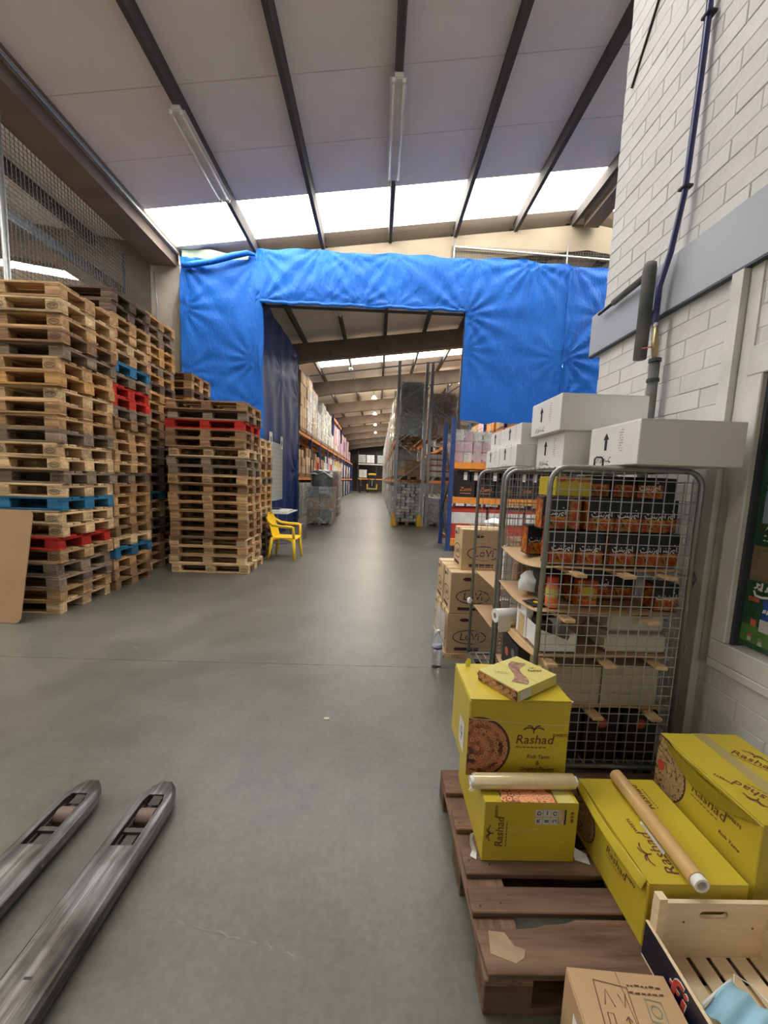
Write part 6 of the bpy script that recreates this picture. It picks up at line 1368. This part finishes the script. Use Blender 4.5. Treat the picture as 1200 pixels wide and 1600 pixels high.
# open brown carton with a plastic bag between cage and rack
o = open_tray('brown_tray', 'open brown carton standing on a pallet beyond the cages', (1.62, 5.6, .62), (.4, .4, .32), 'carton', notch=False)
single('plinth', MB().box(-.4, .4, -.3, .3, 0, .62), 'carton_dark', 'dark brown carton plinth under the open brown carton beyond the cages', 'box', (1.72, 5.62, 0), bevel=.01)
crumple('plastic_bag', 'white plastic bag lying over the open brown carton beyond the cages', 'bag', (1.74, 5.6, .935), (.14, .16, .07), 5.5, 'plastic_white')

# ================================================================ FAR END: SHELVES, FORKLIFT, PERSON
er = thing('end_rack', 'dark rack against the far end wall of the back hall', 'rack')
for x in (-2.6, -.2, 2.2):
    for y in (50.4, 51.4): part('upright', MB().box(x - .05, x + .05, y - .04, y + .04, 0, 5.2), 'dark_steel', er)
for z in (1.7, 3.6):
    for y in (50.36, 51.44): part('beam', MB().box(-2.55, 2.15, y - .03, y + .03, z - .12, z), 'rack_orange' if z < 2 else 'pale_pack', er)
for i, (x, z, mm) in enumerate(((-2.1, 3.6, 'grey_sack'), (-1.0, 3.6, 'pale_pack'), (.4, 3.6, 'grey_sack'), (-1.95, 1.7, 'pale_pack'))):
    load('pale goods on the far end rack, %s' % ['upper left', 'upper middle', 'upper right', 'lower left'][i], x - .5, x + .5, 50.4, 51.4, z, (2, 1), [.5, .5], [mm], seed=90 + i)
fo = thing('forklift', 'yellow forklift truck parked at the far end of the central aisle', 'forklift', (-.66, 46.6, 0))
mat('fork_yellow', (0.85, 0.50, 0.03), 0.45, var=.1)
part('chassis', MB().box(-.62, .62, -.2, 1.5, .18, .62), 'dark_steel', fo, bevel=.05); part('bumper', MB().box(-.66, .66, -.3, -.2, .12, .42), 'black_rubber', fo, bevel=.03)
for s in (-1, 1):
    part('side_guard', MB().box(s * .56 - .07, s * .56 + .07, -.24, .1, .42, 1.05), 'fork_yellow', fo, bevel=.02); part('mast', MB().box(s * .34 - .05, s * .34 + .05, .3, .42, .4, 2.1), 'dark_steel', fo); part('guard_post', MB().tube([(s * .45, 1.3, .6), (s * .42, .9, 2.12)], .03, 8), 'dark_steel', fo)
    for y in (.1, 1.2): part('wheel', MB().lathe([(.17, -.08), (.2, -.06), (.2, .06), (.17, .08)], 16, (s * .52, y, .2), 'x'), 'black_rubber', fo)
part('front_bar', MB().box(-.6, .6, -.26, -.18, .40, .52), 'fork_yellow', fo, bevel=.02); part('overhead_guard', MB().box(-.48, .48, .25, 1.0, 2.1, 2.32), 'fork_yellow', fo, bevel=.04); part('seat', MB().box(-.25, .25, .8, 1.2, .62, 1.2), 'black_rubber', fo, bevel=.05); part('mast_chain', MB().box(-.06, .06, .3, .33, .8, 1.7), 'galv', fo)

def skin_person(loc, rotz):
    J = {'pel': (0, 0, .95), 'spi': (0, .01, 1.18), 'che': (0, .01, 1.40), 'nec': (0, 0, 1.52), 'hed': (0, -.02, 1.66), 'top': (0, -.01, 1.76),
         'shl': (-.18, 0, 1.43), 'ell': (-.25, .03, 1.17), 'wrl': (-.24, -.06, .93), 'hal': (-.24, -.09, .84), 'shr': (.18, 0, 1.43), 'elr': (.25, .05, 1.17), 'wrr': (.25, -.02, .93), 'har': (.25, -.05, .84),
         'hil': (-.1, 0, .92), 'knl': (-.12, -.08, .52), 'anl': (-.12, .0, .09), 'tol': (-.12, -.16, .04), 'hir': (.1, 0, .92), 'knr': (.12, .06, .52), 'anr': (.12, .22, .10), 'tor': (.12, .10, .04)}
    E_ = [('pel', 'spi'), ('spi', 'che'), ('che', 'nec'), ('nec', 'hed'), ('hed', 'top'), ('che', 'shl'), ('shl', 'ell'), ('ell', 'wrl'), ('wrl', 'hal'), ('che', 'shr'), ('shr', 'elr'), ('elr', 'wrr'), ('wrr', 'har'), ('pel', 'hil'), ('hil', 'knl'), ('knl', 'anl'), ('anl', 'tol'), ('pel', 'hir'), ('hir', 'knr'), ('knr', 'anr'), ('anr', 'tor')]
    rad = {'pel': .15, 'spi': .14, 'che': .16, 'nec': .06, 'hed': .10, 'top': .07, 'sh': .075, 'el': .05, 'wr': .035, 'ha': .04, 'hi': .10, 'kn': .07, 'an': .05, 'to': .045}
    ks = list(J); me = bpy.data.meshes.new('body'); me.from_pydata([J[k] for k in ks], [(ks.index(a), ks.index(c)) for a, c in E_], [])
    o = bpy.data.objects.new('person', me); COL.objects.link(o); md = o.modifiers.new('skin', 'SKIN'); sv = me.skin_vertices[0].data
    for i, k in enumerate(ks):
        r0 = rad.get(k) or rad[k[:2]]; sv[i].radius = (r0, r0 * .8); sv[i].use_root = (k == 'pel')
    o.modifiers.new('sub', 'SUBSURF').levels = 1; bpy.context.view_layer.update()
    m2 = bpy.data.meshes.new_from_object(o.evaluated_get(bpy.context.evaluated_depsgraph_get())); bpy.data.objects.remove(o)
    for mm in ('person_dark', 'person_skin', 'person_hair', 'person_trouser'): m2.materials.append(MATS[mm])
    for p in m2.polygons:
        c = p.center; p.use_smooth = True
        p.material_index = 2 if c.z > 1.69 or (c.z > 1.58 and c.y > .03) else (1 if c.z > 1.50 or (abs(c.x) > .18 and c.z < .93) else (3 if c.z < .98 else 0))
    o = link('person', m2, None, loc, (0, 0, rotz), 'person in dark clothes walking beside the far forklift', 'person')
    return o
mat('person_dark', (0.02, 0.022, 0.03), 0.8); mat('person_skin', (0.55, 0.33, 0.24), 0.6); mat('person_hair', (0.02, 0.015, 0.012), 0.6); mat('person_trouser', (0.018, 0.02, 0.035), 0.8)
skin_person((-1.95, 44.5, 0), R(70))
# warm bay lamps hanging in the back hall
emit('lamp_glow', (1.0, 0.80, 0.55), 14.0); mat('lamp_shell', (0.5, 0.5, 0.48), 0.4, metal=.5)
for i, (x, y) in enumerate(((-.35, 22.0), (-.35, 27.2), (-.35, 32.5), (-.35, 37.7), (4.0, 20.0))):
    o = thing('bay_lamp', 'small warm bay lamp under the back hall roof, %s' % ['nearest over the aisle', 'second along the aisle', 'third along the aisle', 'last along the aisle', 'right of the racks'][i], 'lamp', (x, y, zr(x) - .2), group='bay lamps in the back hall')
    part('rod', MB().tube([(0, 0, 0), (0, 0, -.25)], .015, 6), 'dark_steel', o); part('shade', MB().lathe([(.04, -.25), (.15, -.38), (.16, -.42), (.15, -.42), (.14, -.385), (.03, -.26)], 14, loop=True), 'lamp_shell', o, smooth=True)
    part('bulb', MB().lathe([(.02, -.30), (.07, -.34), (.08, -.38), (.05, -.43), (.01, -.445)], 12), 'lamp_glow', o, smooth=True)
    l = bpy.data.lights.new('bulb_light', 'POINT'); l.energy = 70; l.color = (1.0, 0.82, 0.58); l.shadow_soft_size = .1
    lo = bpy.data.objects.new('bulb_light', l); COL.objects.link(lo); lo.parent = o; lo.location = (0, 0, -.52)
